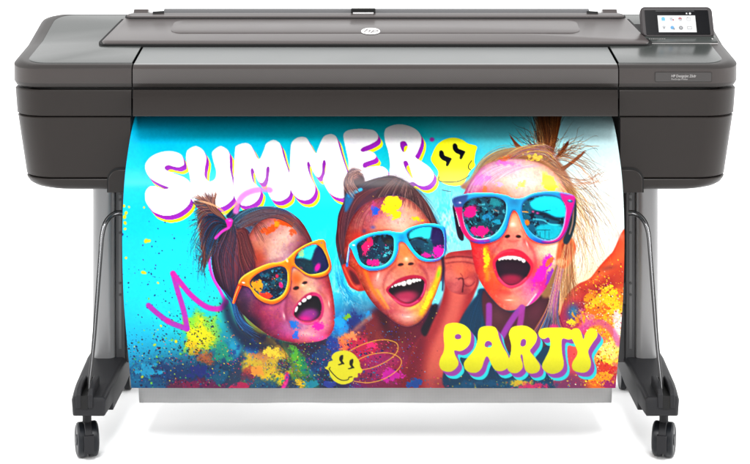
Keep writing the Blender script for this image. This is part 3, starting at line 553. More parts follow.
    outer = [(349.1,244.6),(358.8,237.7),(373.3,232.6),(387.9,231),(396,232),(402.4,232),(408.9,228),(420.2,224.5),(431.5,223.5),(441.2,225.2),(445.4,229.4),(446.4,242.6),(445.4,252.6),(439.6,260),(428.3,261.9),(418.6,259),(410.5,250.4),(404.7,243),(399.2,243),(397.8,252.3),(393,262.4),(383,269.2),(370.1,270.8),(360.4,266),(354.9,257.6),(351.7,249.9)]
    l1 = [(357,245),(363,240),(371,236.5),(380,235),(389,235),(393,237.5),(394,243),(393.5,251),(391,258),(386,263.5),(379,266.2),(371,266.8),(364,264.5),(360,260),(358,253)]
    l2 = [(407,236),(410,231.5),(417,228.5),(427,226.8),(435,227.2),(441,229.5),(443.6,236),(444.2,246),(443,254),(438,258.2),(430,259.2),(422,257),(416,252),(411,245)]
    line(s, [(350,246),(348,256),(347,266)], 2.2, (30, 110, 170)); line(s, [(349,246),(347,262)], .8, (235, 225, 225), smooth=False, a=.8)
    fill(s, shift(outer, .4, 1.4), (70, 8, 24), a=.5, soft=.8); fill(s, outer, (24, 176, 224), soft=.12)
    s.clip = poly(outer)
    over(s, gmask(s, 447, 242, 5, 14), (90, 52, 150), .95); over(s, gmask(s, 438, 261, 7, 4), (176, 30, 150), .9); over(s, gmask(s, 402, 238, 4, 4), (10, 120, 175), .6); over(s, gmask(s, 375, 270, 14, 2.5), (30, 120, 210), .7)
    s.clip = None
    rim_shade(s, outer, [l1, l2], (120, 226, 245), (8, 96, 150))
    blob(s, 353.6, 245.2, 1.5, .9, (235, 245, 250), .9, p=2)
    def ex1(s):
        over(s, gmask(s, 366, 250, 10, 12), (20, 26, 62), .8)
        powder(s, gmask(s, 367, 246, 5, 10, 18), (238, 18, 104), 4, .36, .06, .97, 91); powder(s, gmask(s, 374, 263, 7, 4), (228, 16, 130), 4, .36, .06, .97, 92); blob(s, 369, 240, 2, 3, (240, 60, 50), .8)
        powder(s, gmask(s, 387, 252, 6, 8), (70, 190, 205), 3, .52, .06, .8, 93); over(s, gmask(s, 388, 242, 4, 2.5), (60, 40, 20), .6)
        splat(s, 50, 376, 254, 8, 7, .2, .6, [(230, 30, 120), (60, 180, 200), (20, 40, 80)], .8)
    lens(s, l1, (10, 50, 74), 101, ex1)
    def ex2(s):
        fill(s, [(409,235),(414,230),(424,227),(432,227.6),(432,234),(428,239),(420,237),(412,240)], (50, 214, 224), soft=.6, a=.95)
        fill(s, [(433,227),(443,231),(445,246),(438,250),(431,240)], (36, 20, 84), soft=.8, a=.9)
        line(s, [(408,241),(418,238),(428,243)], 1.4, (10, 30, 40), a=.8, soft=.4); over(s, gmask(s, 418, 246, 7, 4, 30), (6, 60, 80), .7)
        powder(s, gmask(s, 439, 252, 7, 6, -30), (216, 12, 160), 5, .3, .08, .97, 94); powder(s, gmask(s, 427, 255, 6, 4), (200, 30, 150), 3, .42, .1, .9, 95)
    lens(s, l2, (12, 66, 92), 105, ex2)
def art_girl_right(s):
    # shirt and neck
    fill(s, [(486,288),(476,296),(466,310),(458,326),(452,350),(452,392),(580,392),(574,340),(556,312),(548,300)], (4, 52, 80), soft=.6)
    hair(s, [[(478,296),(468,318),(462,350),(462,388)],[(484,292),(478,320),(476,350),(480,388)],[(500,330),(500,350),(505,370),(510,390)]], 120, [(0,90,130),(0,40,70),(10,70,110),(0,30,50)], .5, .5, 2)
    fill(s, [(484,290),(496,303),(512,312),(530,304),(544,290),(552,310),(548,345),(500,350),(487,330),(482,306)], (74, 32, 46), soft=.8)
    over(s, gmask(s, 498, 315, 8, 10), (96, 50, 60), .6); over(s, gmask(s, 535, 310, 8, 12), (100, 40, 60), .6)
    # arm with powder on the right
    arm = [(556,330),(561,312),(566,297),(577,285),(590,278.5),(600,266),(612,253),(630,236),(640,392),(560,392),(556,350)]
    m = fill(s, arm, (176, 50, 34), soft=.4); s.clip = m
    s.a = s.a * (1 - m[..., None]) + m[..., None] * field(s, [(570,300,176,40,70),(580,290,206,70,50),(595,275,190,60,30),(608,262,206,60,30),(622,250,212,84,48),(622,275,190,64,36),(605,285,160,36,36),(590,300,130,26,40),(575,315,150,40,80),(585,325,214,70,70),(600,310,220,110,30),(615,300,240,140,30),(622,320,250,190,180),(605,330,236,110,90),(590,345,240,140,50),(610,350,245,160,70),(622,350,240,150,150),(600,375,232,110,30),(618,380,160,40,90),(575,360,220,70,80),(570,385,120,50,90)], 8)
    powder(s, gmask(s, 604, 308, 24, 18, -15), (250, 180, 20), 7, .44, .07, .97, 111); powder(s, gmask(s, 590, 296, 12, 6, -20), (250, 150, 10), 5, .5, .07, .9, 112)
    powder(s, gmask(s, 605, 330, 26, 26), (252, 160, 10), 5, .49, .06, .9, 113); powder(s, gmask(s, 605, 360, 22, 26), (250, 205, 60), 6, .46, .08, .9, 114)
    powder(s, gmask(s, 615, 315, 10, 16), (255, 225, 215), 6, .5, .1, .7, 115); powder(s, gmask(s, 600, 372, 24, 16), (206, 40, 30), 5, .5, .07, .85, 116)
    powder(s, gmask(s, 612, 385, 16, 10), (150, 20, 100), 6, .46, .1, .8, 117); powder(s, gmask(s, 596, 258, 5, 12, 40), (250, 170, 20), 4, .5, .08, .6, 118)
    powder(s, gmask(s, 585, 330, 10, 14), (240, 60, 110), 6, .5, .1, .7, 119)
    powder(s, gmask(s, 612, 300, 14, 20, -20), (255, 196, 20), 4, .47, .05, .95, 211); powder(s, gmask(s, 596, 312, 20, 10, -15), (236, 110, 10), 4, .46, .05, .9, 212); powder(s, gmask(s, 618, 330, 8, 18), (255, 236, 226), 5, .46, .08, .85, 213)
    powder(s, gmask(s, 586, 318, 10, 12), (246, 130, 150), 6, .46, .1, .7, 214); powder(s, gmask(s, 608, 350, 18, 18), (255, 224, 120), 4, .5, .06, .9, 215); powder(s, gmask(s, 600, 378, 22, 10), (255, 150, 20), 3, .52, .05, .9, 216); powder(s, gmask(s, 622, 372, 8, 16), (226, 40, 110), 5, .46, .08, .8, 217)
    over(s, gmask(s, 600, 274, 30, 6, -40), (240, 120, 50), .65); over(s, gmask(s, 574, 294, 8, 6, -40), (226, 90, 70), .6); over(s, gmask(s, 584, 290, 12, 6, -20), (150, 26, 30), .5)
    splat(s, 420, 600, 330, 20, 32, .2, .9, [(255, 220, 40), (190, 30, 10), (250, 140, 10), (120, 20, 30), (255, 240, 140)], .85)
    splat(s, 120, 602, 290, 14, 12, .2, .9, [(255, 220, 40), (250, 170, 20), (110, 20, 20)], .9); blob(s, 608, 268, 8, 3, (120, 40, 50), .5, -15)
    s.clip = None
    over(s, gmask(s, 620, 236, 5, 4), (245, 140, 130), .5)
    over(s, gmask(s, 573, 312, 6, 8), (20, 120, 160), .85); powder(s, gmask(s, 572, 322, 10, 6), (240, 200, 40), 3, .5, .08, .9, 120); powder(s, gmask(s, 580, 318, 10, 14), (250, 150, 20), 4, .52, .08, .8, 121)
    # back hair
    fill(s, [(466,190),(470,178),(482,165),(496,156),(512,151),(535,149),(556,158),(568,174),(576,196),(574,225),(566,258),(558,290),(540,290),(556,200)], (150, 100, 72), soft=1)
    hair(s, [[(552,166),(572,190),(576,240),(562,300)],[(556,166),(584,200),(590,250),(586,280)],[(560,164),(596,200),(614,230),(622,262)],[(556,160),(586,176),(606,190),(624,214)]], 64, [(170,108,62),(130,78,46),(206,150,96),(96,58,38)], .75, .6, 5.0, wav=3.5)
    hair(s, [[(558,240),(562,258),(556,290),(548,325)],[(566,236),(572,262),(574,280),(580,296)],[(562,240),(566,270),(562,300),(558,320)]], 220, [(170,104,58),(126,72,40),(206,150,96),(90,50,34)], .9, .8, 2.2, wav=1.5)
    hair(s, [[(553,282),(548,305),(540,322),(528,340)],[(556,285),(554,305),(552,322),(548,345)],[(560,290),(558,312),(562,328),(572,338)]], 260, [(20,70,130),(40,30,90),(190,90,50),(110,40,110),(20,130,180),(230,150,90),(30,20,50)], .97, 1.0, 1.0)
    # tuft
    hair(s, [[(545,160),(538,142),(536,124),(528,104)],[(548,160),(548,140),(546,118),(542,98)],[(551,160),(556,138),(560,116),(570,98)]], 300, [(120,66,34),(180,116,60),(70,36,24),(214,160,100),(40,22,22)], .95, .8, 2.6, wav=1.2)
    hair(s, [[(546,160),(545,140),(540,118),(536,100)],[(549,158),(551,140),(552,120),(551,100)],[(552,158),(556,142),(560,120),(562,100)]], 420, [(110,60,30),(160,96,50),(70,36,24),(200,140,80),(50,26,24)], .97, .9, 1.0)
    hair(s, [[(544,160),(528,146),(516,140),(504,136)],[(548,158),(534,140),(522,126),(512,120)],[(552,158),(566,140),(576,128),(584,122)],[(556,160),(574,150),(590,146),(604,150)]], 90, [(120,70,40),(80,44,30),(180,120,76),(60,34,26)], .85, .8, 5.0, wav=3.0, t1=(.3, .9))
    hair(s, [[(544,158),(532,150),(520,146),(508,133)],[(546,160),(530,152),(518,148),(512,140)]], 70, [(110,66,44),(70,40,34),(170,110,70)], .95, .9, .6); hair(s, [[(556,156),(561,150),(566,144),(570,140)],[(558,158),(563,152),(566,147),(569,142)]], 50, [(110,60,30),(80,44,30)], .95, .9, .4)
    hair(s, [[(560,168),(570,162),(578,156),(586,149)],[(562,172),(572,164),(580,157),(585,151)]], 70, [(150,90,50),(100,60,44)], .9, .8, .5); hair(s, [[(566,176),(584,180),(596,172),(604,170)],[(570,186),(590,184),(604,178),(612,172)]], 22, [(190,120,80),(160,100,70)], .7, .7, 2, wav=2)
    hair(s, [[(470,180),(480,162),(500,150),(530,148)],[(486,164),(505,152),(530,150),(556,160)],[(500,158),(520,154),(545,158),(562,172)]], 420, [(200,150,110),(150,96,66),(100,76,86),(230,190,150),(190,104,50),(80,120,150),(226,170,60),(84,50,40)], .85, .6, 2.2, wav=1.2)
    face = [(461,202),(466,189),(474,176),(486,164.5),(505,159),(528,160),(548,167),(561,181),(569,200),(566,235),(560,254),(553,272),(545,289),(535,301),(523,307.5),(510,310.6),(501,307.4),(493,299.6),(485,289.4),(478,277),(474,264),(471,246),(466,225)]
    m = poly(face)
    F = field(s, [(472,190,150,90,140),(482,174,196,140,186),(477,184,186,92,156),(492,166,212,170,200),(510,166,226,190,206),(505,180,232,180,170),(520,184,240,200,182),(532,174,240,204,182),(546,178,236,190,150),(491,184,216,146,150),(484,191,226,96,90),(515,190,240,182,168),(501,192,230,124,84),(514,215,236,134,96),(514,225,248,178,146),(507,229,214,112,92),(522,229,232,136,112),(514,207,180,66,60),(530,242,240,84,64),(540,250,250,158,128),(551,248,255,226,194),(556,262,255,232,194),(545,266,246,150,134),(537,266,226,56,76),(480,250,222,34,42),(477,262,202,22,54),(487,262,240,116,24),(490,276,236,92,34),(496,250,206,92,84),(505,248,226,124,106),(526,247,232,136,136),(495,286,222,72,42),(505,300,226,94,84),(515,307,232,154,134),(530,291,236,92,142),(540,282,224,30,150),(535,300,240,170,190),(500,295,222,74,62),(520,295,236,130,130),(482,282,210,60,50),(512,240,220,110,100),(562,200,240,190,150)], 6)
    over(s, blur(m, .4), F)
    round_off(s, m, (196, 110, 110), 4, 1.0)
    blob(s, 520, 180, 16, 7, (250, 226, 214), .5); blob(s, 484, 252, 5, 7, (240, 96, 80), .4); blob(s, 543, 252, 7, 8, (255, 206, 184), .5)
    s.clip = m
    n = noise(s, 2.4, 4, .7, seed=57); s.a *= (1 + (.17 * (n - .5)) * m)[..., None]; dust(s, m, [(250,190,120),(240,90,120),(255,230,220)], 570)
    hair(s, [[(464,200),(472,182),(488,168),(512,162)],[(480,190),(490,178),(504,170),(524,164)],[(505,176),(518,170),(532,166),(546,166)]], 190, [(190,120,180),(220,180,210),(230,190,190),(150,100,140),(240,220,220)], .6, .4, .8)
    powder(s, gmask(s, 484, 178, 12, 8, -35), (206, 90, 190), 6, .48, .12, .6, 131); powder(s, gmask(s, 505, 163, 14, 4, 8), (220, 90, 200), 6, .46, .12, .6, 132)
    powder(s, gmask(s, 522, 184, 7, 4, -35), (250, 210, 90), 4, .42, .1, .9, 133); powder(s, gmask(s, 550, 184, 6, 10, -40), (250, 236, 50), 6, .32, .1, .95, 134); powder(s, gmask(s, 485, 189, 3, 6), (240, 110, 60), 4, .42, .1, .8, 135); powder(s, gmask(s, 498, 184, 8, 4), (190, 160, 220), 4, .5, .1, .7, 136)
    blob(s, 486, 195, 16, 2.6, (190, 60, 60), .5, -4); blob(s, 545, 192, 14, 2, (226, 130, 90), .5)
    # nose
    blob(s, 514, 221, 4, 6, (250, 180, 146), .7); blob(s, 513, 224.5, 3, 2.4, (255, 214, 190), .8)
    fill(s, [(504.6,237),(506,235),(509,234.6),(510,236.4),(507.4,238)], (64, 8, 18), soft=.35); fill(s, [(515.6,236.6),(517.4,234.8),(520.4,235.4),(521,237.2),(518.4,238)], (64, 8, 18), soft=.35)
    line(s, [(503.4,238.5),(502.6,234),(505,230)], 1, (160, 50, 50), a=.6, soft=.5); line(s, [(522.6,238.5),(523.6,234),(521,230)], 1, (170, 60, 50), a=.6, soft=.5); line(s, [(507,240),(513,241.5),(519,240)], 1.6, (176, 66, 62), a=.6, soft=.7)
    # folds, paint
    line(s, [(502,240),(495,249),(491.6,260),(493,271)], 1.8, (160, 36, 40), a=.65, soft=.9); line(s, [(524,240),(532,249),(535.4,260),(533.6,273)], 1.8, (186, 40, 60), a=.65, soft=.9)
    line(s, [(486,247),(487,258),(487,270),(487,280)], 4.5, (248, 130, 10), a=.8, soft=1, w1=3); powder(s, gmask(s, 486.5, 258, 4, 12), (255, 190, 10), 4, .4, .1, .95, 137)
    powder(s, gmask(s, 543, 270, 5, 18, 30), (226, 20, 180), 5, .34, .1, .97, 138); powder(s, gmask(s, 549, 262, 3, 8, 30), (240, 120, 40), 4, .46, .1, .8, 139); powder(s, gmask(s, 550, 276, 4, 12, 25), (140, 40, 180), 4, .46, .1, .8, 140)
    line(s, [(529,306),(537,296),(542,288)], 2.6, (225, 30, 160), a=.85, soft=.6); line(s, [(527,306),(536,294)], 1.2, (250, 220, 225), a=.8, soft=.4, smooth=False)
    # mouth
    fill(s, [(492.6,262.5),(495.6,256.6),(501.6,251.4),(509.6,248.9),(516,249.2),(523,251.8),(530,258.6),(533.4,266),(531,274),(525.6,281),(519,286),(509.6,288),(500.5,282.5),(495,274)], (208, 30, 66), soft=.25)
    mi = fill(s, [(495.6,263),(499.5,258.4),(507,256),(516,256.2),(524,259),(530,265.4),(529.2,272),(524,279.6),(517.6,284),(509.6,285),(502.6,280.8),(497.6,273)], (42, 10, 32), soft=.25)
    s.clip = mi
    blob(s, 511, 280, 13, 6, (156, 26, 66), .95, p=2)
    teeth(s, [(499.4,259.2,1.3,1.4,-20),(502.4,258,1.8,1.9,-8),(506,257.2,2.2,2.3,0),(510,257,2.4,2.6,0),(515,257.2,2.6,2.6,0),(519.8,258.4,2.2,2.2,8),(523.6,260.6,1.8,1.9,15)])
    s.clip = m
    line(s, [(498.5,278),(505,284.6),(511,286.6),(519,284),(526,278)], 2, (238, 70, 110), a=.8, soft=.45); line(s, [(498,255),(505,251.4),(514,250.8)], 1.2, (236, 90, 100), a=.6, soft=.4)
    blob(s, 511, 299, 11, 5, (242, 150, 110), .6); line(s, [(498,290),(509,293),(522,289)], 2, (180, 50, 50), a=.4, soft=1)
    s.clip = None
    hair(s, [[(548,168),(572,180),(596,196),(618,206)],[(556,176),(584,204),(600,236),(606,270)],[(560,190),(580,226),(588,256),(590,284)],[(562,200),(574,240),(572,270),(566,296)]], 150, [(170,106,56),(120,74,44),(206,150,90),(90,54,34),(226,180,120)], .85, .7, 5.5, wav=4.0, t1=(.4, 1))
    hair(s, [[(536,160),(556,150),(580,152),(600,166)],[(540,164),(566,162),(590,176),(606,200)]], 46, [(190,120,70),(150,90,60),(110,70,50)], .8, .8, 4.5, wav=3.0)
    hair(s, [[(500,158),(520,148),(540,146),(556,152)],[(512,160),(530,152),(548,152),(560,164)]], 150, [(240,200,60),(120,90,110),(200,120,60),(90,60,60),(235,210,180),(150,70,150)], .85, .6, 2.6, wav=1.6)
    powder(s, gmask(s, 535, 157, 16, 6, 5), (236, 206, 80), 3, .52, .08, .7, 171); powder(s, gmask(s, 505, 158, 14, 5, -12), (210, 100, 60), 3, .54, .08, .6, 172)
    hair(s, [[(560,252),(556,275),(551,300),(548,320)],[(566,262),(560,284),(556,306),(556,326)]], 110, [(196,60,170),(110,50,150),(240,200,170),(180,110,60)], .9, .8, 1.4)
    # ear
    fill(s, [(560,238),(570,236),(576,246),(573,258),(566,268),(559,266),(556,258)], (206, 100, 60), soft=.5); fill(s, [(562,244),(570,242),(571,254),(565,258)], (150, 50, 30), soft=.8); blob(s, 560.5, 262, 4.4, 4, (248, 176, 136), .9, p=2)
    hair(s, [[(566,236),(562,250),(556,275),(552,300)],[(572,236),(574,252),(576,270),(580,290)]], 60, [(210,150,100),(150,90,50),(240,200,150)], .8, .7, 1)
    outer = [(452,198.6),(457.5,195.4),(472,192.9),(491.4,192.7),(506,195),(512.4,197.6),(522.1,197.6),(533.5,192.9),(549.6,191),(565.8,192.7),(574.3,196),(575,203),(570.8,217.6),(566,232.1),(558,241.3),(543.2,243.6),(530.2,238.4),(523.4,228),(517.7,213.6),(513.4,210.6),(510.1,216.6),(506.2,229.6),(498,239.4),(483.3,243.6),(470.4,241),(462,231),(458,217.6),(454,206.3)]
    l1 = [(463.5,205),(469,200),(478,197.6),(492,196.8),(501,198.8),(505.5,203),(506,211),(504,220),(500,228),(494,234.4),(485,238),(477,238.4),(471,235.7),(466.3,229),(463.8,220),(462.8,211)]
    l2 = [(522,211),(523,204),(528,199),(536,196.4),(547,195.6),(556,196.8),(563,201),(565.5,208),(564.5,218),(562,229),(557,237),(550,239.8),(542,238.8),(534,234.8),(527,227),(523.5,219)]
    fill(s, [(568,204),(575.6,200),(576,220),(572,236),(567,244),(563,240),(569,222)], (30, 50, 60), soft=.3); line(s, [(573.6,206),(572.6,222),(569.4,234)], 1, (226, 150, 130), a=.8, soft=.2)
    fill(s, [(452.6,206),(457,206),(464,238),(458,237),(454,216)], (40, 16, 50), soft=.3); line(s, [(456,212),(459.5,226)], .7, (240, 240, 250), smooth=False, a=.9)
    fill(s, shift(outer, .3, 1.5), (110, 8, 24), a=.5, soft=.8); fill(s, outer, (34, 146, 194), soft=.12)
    s.clip = poly(outer)
    fill(s, [(455,205),(463.5,206),(463.6,216),(466.5,228),(472,236),(482,239),(490,240),(484,246),(468,244),(458,232),(452,212)], (212, 14, 98), soft=.5)
    fill(s, [(450,194),(466,192),(467,200),(463,206.5),(452,206)], (44, 78, 136), soft=.7); over(s, gmask(s, 482, 242, 9, 3), (110, 60, 190), .85); over(s, gmask(s, 500, 232, 7, 9), (24, 180, 222), .8)
    fill(s, [(561,190),(577,194),(577,206),(571,228),(562,243),(546,246),(541,241),(550,240),(557.5,236.5),(562.5,228),(565.5,210),(562,200)], (224, 14, 128), soft=.5); over(s, gmask(s, 566, 194, 5, 3), (130, 60, 150), .7); over(s, gmask(s, 538, 241, 8, 4), (50, 80, 190), .7); over(s, gmask(s, 514, 202, 5, 4), (26, 110, 160), .6)
    s.clip = None
    rim_shade(s, outer, [l1, l2], (130, 214, 236), (20, 70, 120))
    line(s, [(464,208),(463.4,216),(465.6,227),(470.4,235),(477,238.6),(487,238.4)], .8, (245, 245, 255), a=.85, soft=.2)
    blob(s, 458.6, 203, 3, 1.6, (70, 80, 150), .95, p=2); blob(s, 460, 202.6, 1.2, .7, (200, 210, 240), .9); blob(s, 570, 201, 3, 1.7, (30, 80, 130), .95, 10, p=2); blob(s, 569.6, 200.4, 1.3, .6, (150, 200, 220), .9)
    def ex1(s):
        powder(s, gmask(s, 495, 203, 9, 5), (20, 130, 140), 5, .4, .1, .8, 141); powder(s, gmask(s, 488, 217, 10, 5), (30, 140, 190), 3, .5, .08, .7, 142); powder(s, gmask(s, 497, 222, 6, 4), (20, 150, 180), 3, .46, .08, .8, 143)
        powder(s, gmask(s, 470, 212, 6, 4.6, -30), (246, 14, 122), 5, .27, .06, .98, 144); powder(s, gmask(s, 480, 231, 8.5, 5.5, 15), (246, 12, 124), 5, .27, .06, .98, 145); line(s, [(466,225),(469,232),(473,236)], 2, (40, 170, 205), a=.8, soft=.5); blob(s, 496, 210.5, 3, .8, (150, 130, 120), .8, 25)
    lens(s, l1, (6, 58, 78), 151, ex1)
    def ex2(s):
        fill(s, [(530,203),(538,197),(550,196),(560,199),(565,207),(565,216),(556,217),(545,212),(535,210)], (6, 206, 230), soft=.8, a=.95)
        fill(s, [(536,227),(548,224),(562,227),(557,237),(549,239.6),(540,237)], (6, 178, 200), soft=.8, a=.9)
        line(s, [(533,212),(543,214),(554,219),(562,222)], 4, (4, 40, 60), a=.9, soft=.6); line(s, [(533,219),(543,220),(550,224),(560,225)], .9, (90, 225, 235), a=.9, soft=.2); line(s, [(535,215.5),(546,219),(558,222)], 1.6, (4, 90, 110), a=.8, soft=.3)
        for p in ([(540,232),(540,237)], [(545,230),(545,238)], [(549,231),(549,238)]): line(s, p, .5, (4, 70, 90), smooth=False, a=.8)
        line(s, [(537,230),(550,230)], .7, (4, 60, 80), smooth=False, a=.8); line(s, [(543,211),(550,210)], .9, (4, 70, 90), smooth=False, a=.9)
        blob(s, 527, 222.5, 2.6, 3, (244, 120, 30), .95, p=2); blob(s, 533, 211.5, 1.4, 1, (190, 90, 140), .9); blob(s, 537.5, 213, 1.6, .9, (190, 80, 160), .9); line(s, [(522,211.5),(528,212)], .9, (220, 150, 50), smooth=False, a=.9)
    lens(s, l2, (10, 84, 112), 155, ex2)
def art_front(s):
    # sprayed strokes and PARTY lettering
    line(s, [(489,305.5),(489,318),(488.5,332)], 6, (156, 54, 170), a=.95, soft=.3)
    line(s, [(500,340),(508,326),(516,314),(522,307.5)], 6, (156, 54, 170), a=.95, soft=.3); line(s, [(522,307.5),(521,318),(519,330)], 6, (170, 50, 160), a=.9, soft=.3)
    line(s, [(580,330),(590,324),(602,323),(612,331),(619,344)], 6.5, (206, 70, 150), a=.72, soft=.5)
    blob(s, 554, 327, 5, 3, (226, 30, 120), .9, p=2)
    powder(s, gmask(s, 500, 384, 60, 8), (0, 80, 120), 8, .46, .12, .7, 161); powder(s, gmask(s, 520, 383, 24, 6), (230, 190, 30), 4, .52, .08, .9, 162); powder(s, gmask(s, 530, 386, 26, 5), (220, 30, 100), 4, .52, .08, .9, 163)
    splat(s, 160, 470, 384, 40, 5, .2, 1.0, [(0, 110, 150), (0, 40, 70), (200, 60, 40), (220, 180, 40)], .7)
    letters(s, [L_P, L_A, L_R2, L_T, L_Y], YEL, (146, 58, 160), (36, 214, 222), (3.6, 4.2), (5.8, 7.0), (345, (255, 253, 26), 376, (196, 192, 26)))  # yellow darkens downward, the sheet's shading put into the letter colour
    fill(s, [(454.8,336.6),(456,334.6),(459,334.2),(461.2,336),(460.6,338.6),(457.5,339.4),(455.4,338.6)], (146, 58, 160))
    fill(s, [(484.6,344.6),(486,341.6),(489,341),(491.8,343),(491.4,346.4),(488,347.4),(485.4,346.8)], (146, 58, 160)); fill(s, [(487.6,347),(489.6,345.4),(491.6,345.8),(490.4,347.2)], (36, 214, 222))
    fill(s, [(520.4,343.6),(521.4,340),(524,338.8),(526,340.6),(525.6,344.6),(523.4,346.4),(521,346)], (146, 58, 160))
    # melting smiley with loops
    for p in ([(349.5,351),(362,345),(375,341),(386,340),(396,343),(398,349),(394,356),(384,363),(372,368),(362,370)], [(358,360),(370,355),(384,353),(394,354.6),(401,360),(400,367),(393,374),(382,380),(368,383),(354,381.4)]):
        line(s, p, .75, (240, 180, 50), a=.95)
    fill(s, [(325,368.4),(327.5,366),(328.8,362),(332.6,360.4),(331.4,357.4),(334,353.4),(339,351.2),(345,350.6),(351,352.4),(356,356.4),(359.4,362),(360.4,367),(362.4,370.6),(361,373.4),(358,373.6),(357.6,377.4),(354,378),(352.6,381.4),(347,384),(341,384.4),(334,381),(330,375.6),(329,371)], (222, 214, 34))
    for dx, dy in ((0, 0), (10, 4.1)):
        fill(s, shift([(339.6,357),(341.6,355.2),(343.2,355.4),(343.2,358.6),(342.6,361),(344.4,364),(342.4,364.6),(339,365.4),(338,364.6),(341,363.2),(339.4,360.4)], dx, dy), (14, 14, 10))
    line(s, [(329.6,368.4),(330.2,367.4)], .9, (14, 14, 10), smooth=False)
    line(s, [(329,369),(333,374),(338,378.6),(343,380.6),(348,379.8),(349,377.6),(352,377)], .9, (14, 14, 10))
def round_off(s, m, c, w=4.5, k=1.5):
    """flesh turning away towards the outline"""
    over(s, np.clip((1 - blur(m, w)) * k, 0, .75) * m, c, 1.0, 'mul')
def dust(s, m, cols, seed):
    for i, c in enumerate(cols):
        k = sstep(noise(s, 8, 6, .72, seed=seed + i), .53, .70)
        over(s, k * m, c, .12)
def skin_detail(s):
    """drops and dust of colour on the faces, glints, fine grain"""
    for cx, cy, sx, sy, cols in ((285,228,14,6,[(220,90,30),(170,60,40),(240,150,120)]),(318,330,10,6,[(240,30,150),(255,120,190)]),(262,315,12,8,[(40,40,120),(170,30,90)]),(390,212,16,8,[(90,40,60),(250,200,40),(120,60,150)]),(378,285,8,10,[(240,140,40),(120,30,40)]),(430,292,6,12,[(255,210,60),(170,80,30)]),(520,178,22,8,[(250,220,120),(200,110,190),(240,140,120)]),(486,266,6,14,[(255,190,30),(190,30,30)]),(543,272,6,12,[(210,20,170),(120,40,170),(250,180,190)])):
        splat(s, 46, cx, cy, sx, sy, .12, .5, cols, .6)
    for x, y, rx, ry, rot in ((303,284.6,.9,.7,0),(310,289,.9,.4,-20),(284,316,1,3,-10),(329,304,.7,3,-8),(406.4,258.6,1,.8,0),(378,276,1.2,4,15),(408,317,3,.8,0),(512.6,223.6,1.2,.8,0),(509,300,3.5,.8,0),(527,244,.9,3,-20),(488,238,3,.6,0)):
        blob(s, x, y, rx, ry, (255, 226, 214), .6, rot)
def powder_body(s):
    for n, cx, cy, sx, sy, r0, r1, cols in (
        (900, 215, 362, 52, 16, .12, .55, [(250,210,30),(20,120,190),(10,30,80),(190,30,90),(60,170,110),(240,120,30)]),
        (700, 300, 368, 34, 14, .12, .5, [(20,110,180),(240,190,40),(120,180,60),(200,30,110),(10,30,70)]),
        (700, 370, 356, 30, 16, .12, .5, [(240,40,110),(40,60,160),(250,140,80),(40,10,50),(0,140,210)]),
        (1300, 600, 325, 17, 34, .12, .6, [(255,210,40),(255,150,20),(220,50,20),(255,240,190),(130,20,30),(240,60,120)]),
        (260, 560, 380, 40, 7, .12, .6, [(255,170,30),(210,30,80),(20,120,160),(250,220,60)])):
        splat(s, n, cx, cy, sx, sy, r0, r1, cols, .85)
    for k, (x, y, rx, ry, c) in enumerate(((148,372,16,10,(20,150,190)),(200,372,16,9,(30,40,110)),(238,386,14,6,(170,30,80)),(272,352,9,7,(240,200,60)),(258,372,9,9,(230,150,60)),(340,322,8,9,(30,160,230)),(352,336,8,6,(250,140,90)),(372,346,9,6,(250,40,110)),(392,376,14,8,(190,20,150)),(416,384,12,6,(20,70,140)),(312,384,12,6,(20,130,150)),(330,384,8,5,(40,60,140)))):
        powder(s, gmask(s, x, y, rx, ry), c, 4, .45, .07, .85, 300 + k)
def grade(s):
    g = s.a
    lum = g.mean(2, keepdims=True)
    g = lum + (g - lum) * 1.06
    b1 = np.stack([blur(g[..., k], .5) for k in range(3)], -1); b2 = np.stack([blur(g[..., k], 4) for k in range(3)], -1)
    g = g + .5 * (g - b1) + .25 * (g - b2)
    t = np.clip(g, 0, 1)
    t = t + .06 * (t * t * (3 - 2 * t) - t) * 2
    s.a = np.clip(t, 0, 1)
def paint_print():
    s = Print()
    art_background(s); art_powder_left(s); art_scribble(s); art_summer(s); art_smiley_top(s)
    art_body_left(s); art_girl_mid(s); art_arm_middle(s); art_girl_left(s); art_girl_right(s); skin_detail(s); powder_body(s)
    n = noise(s, 2.2, 3, .6, seed=77); s.a *= (1 + .05 * (n - .5))[..., None]
    grade(s); art_front(s)
    g = noise(s, 1.2, 2, .5, seed=5)
    return np.clip(s.a * (1 + .04 * (g - .5))[..., None], 0, 1)
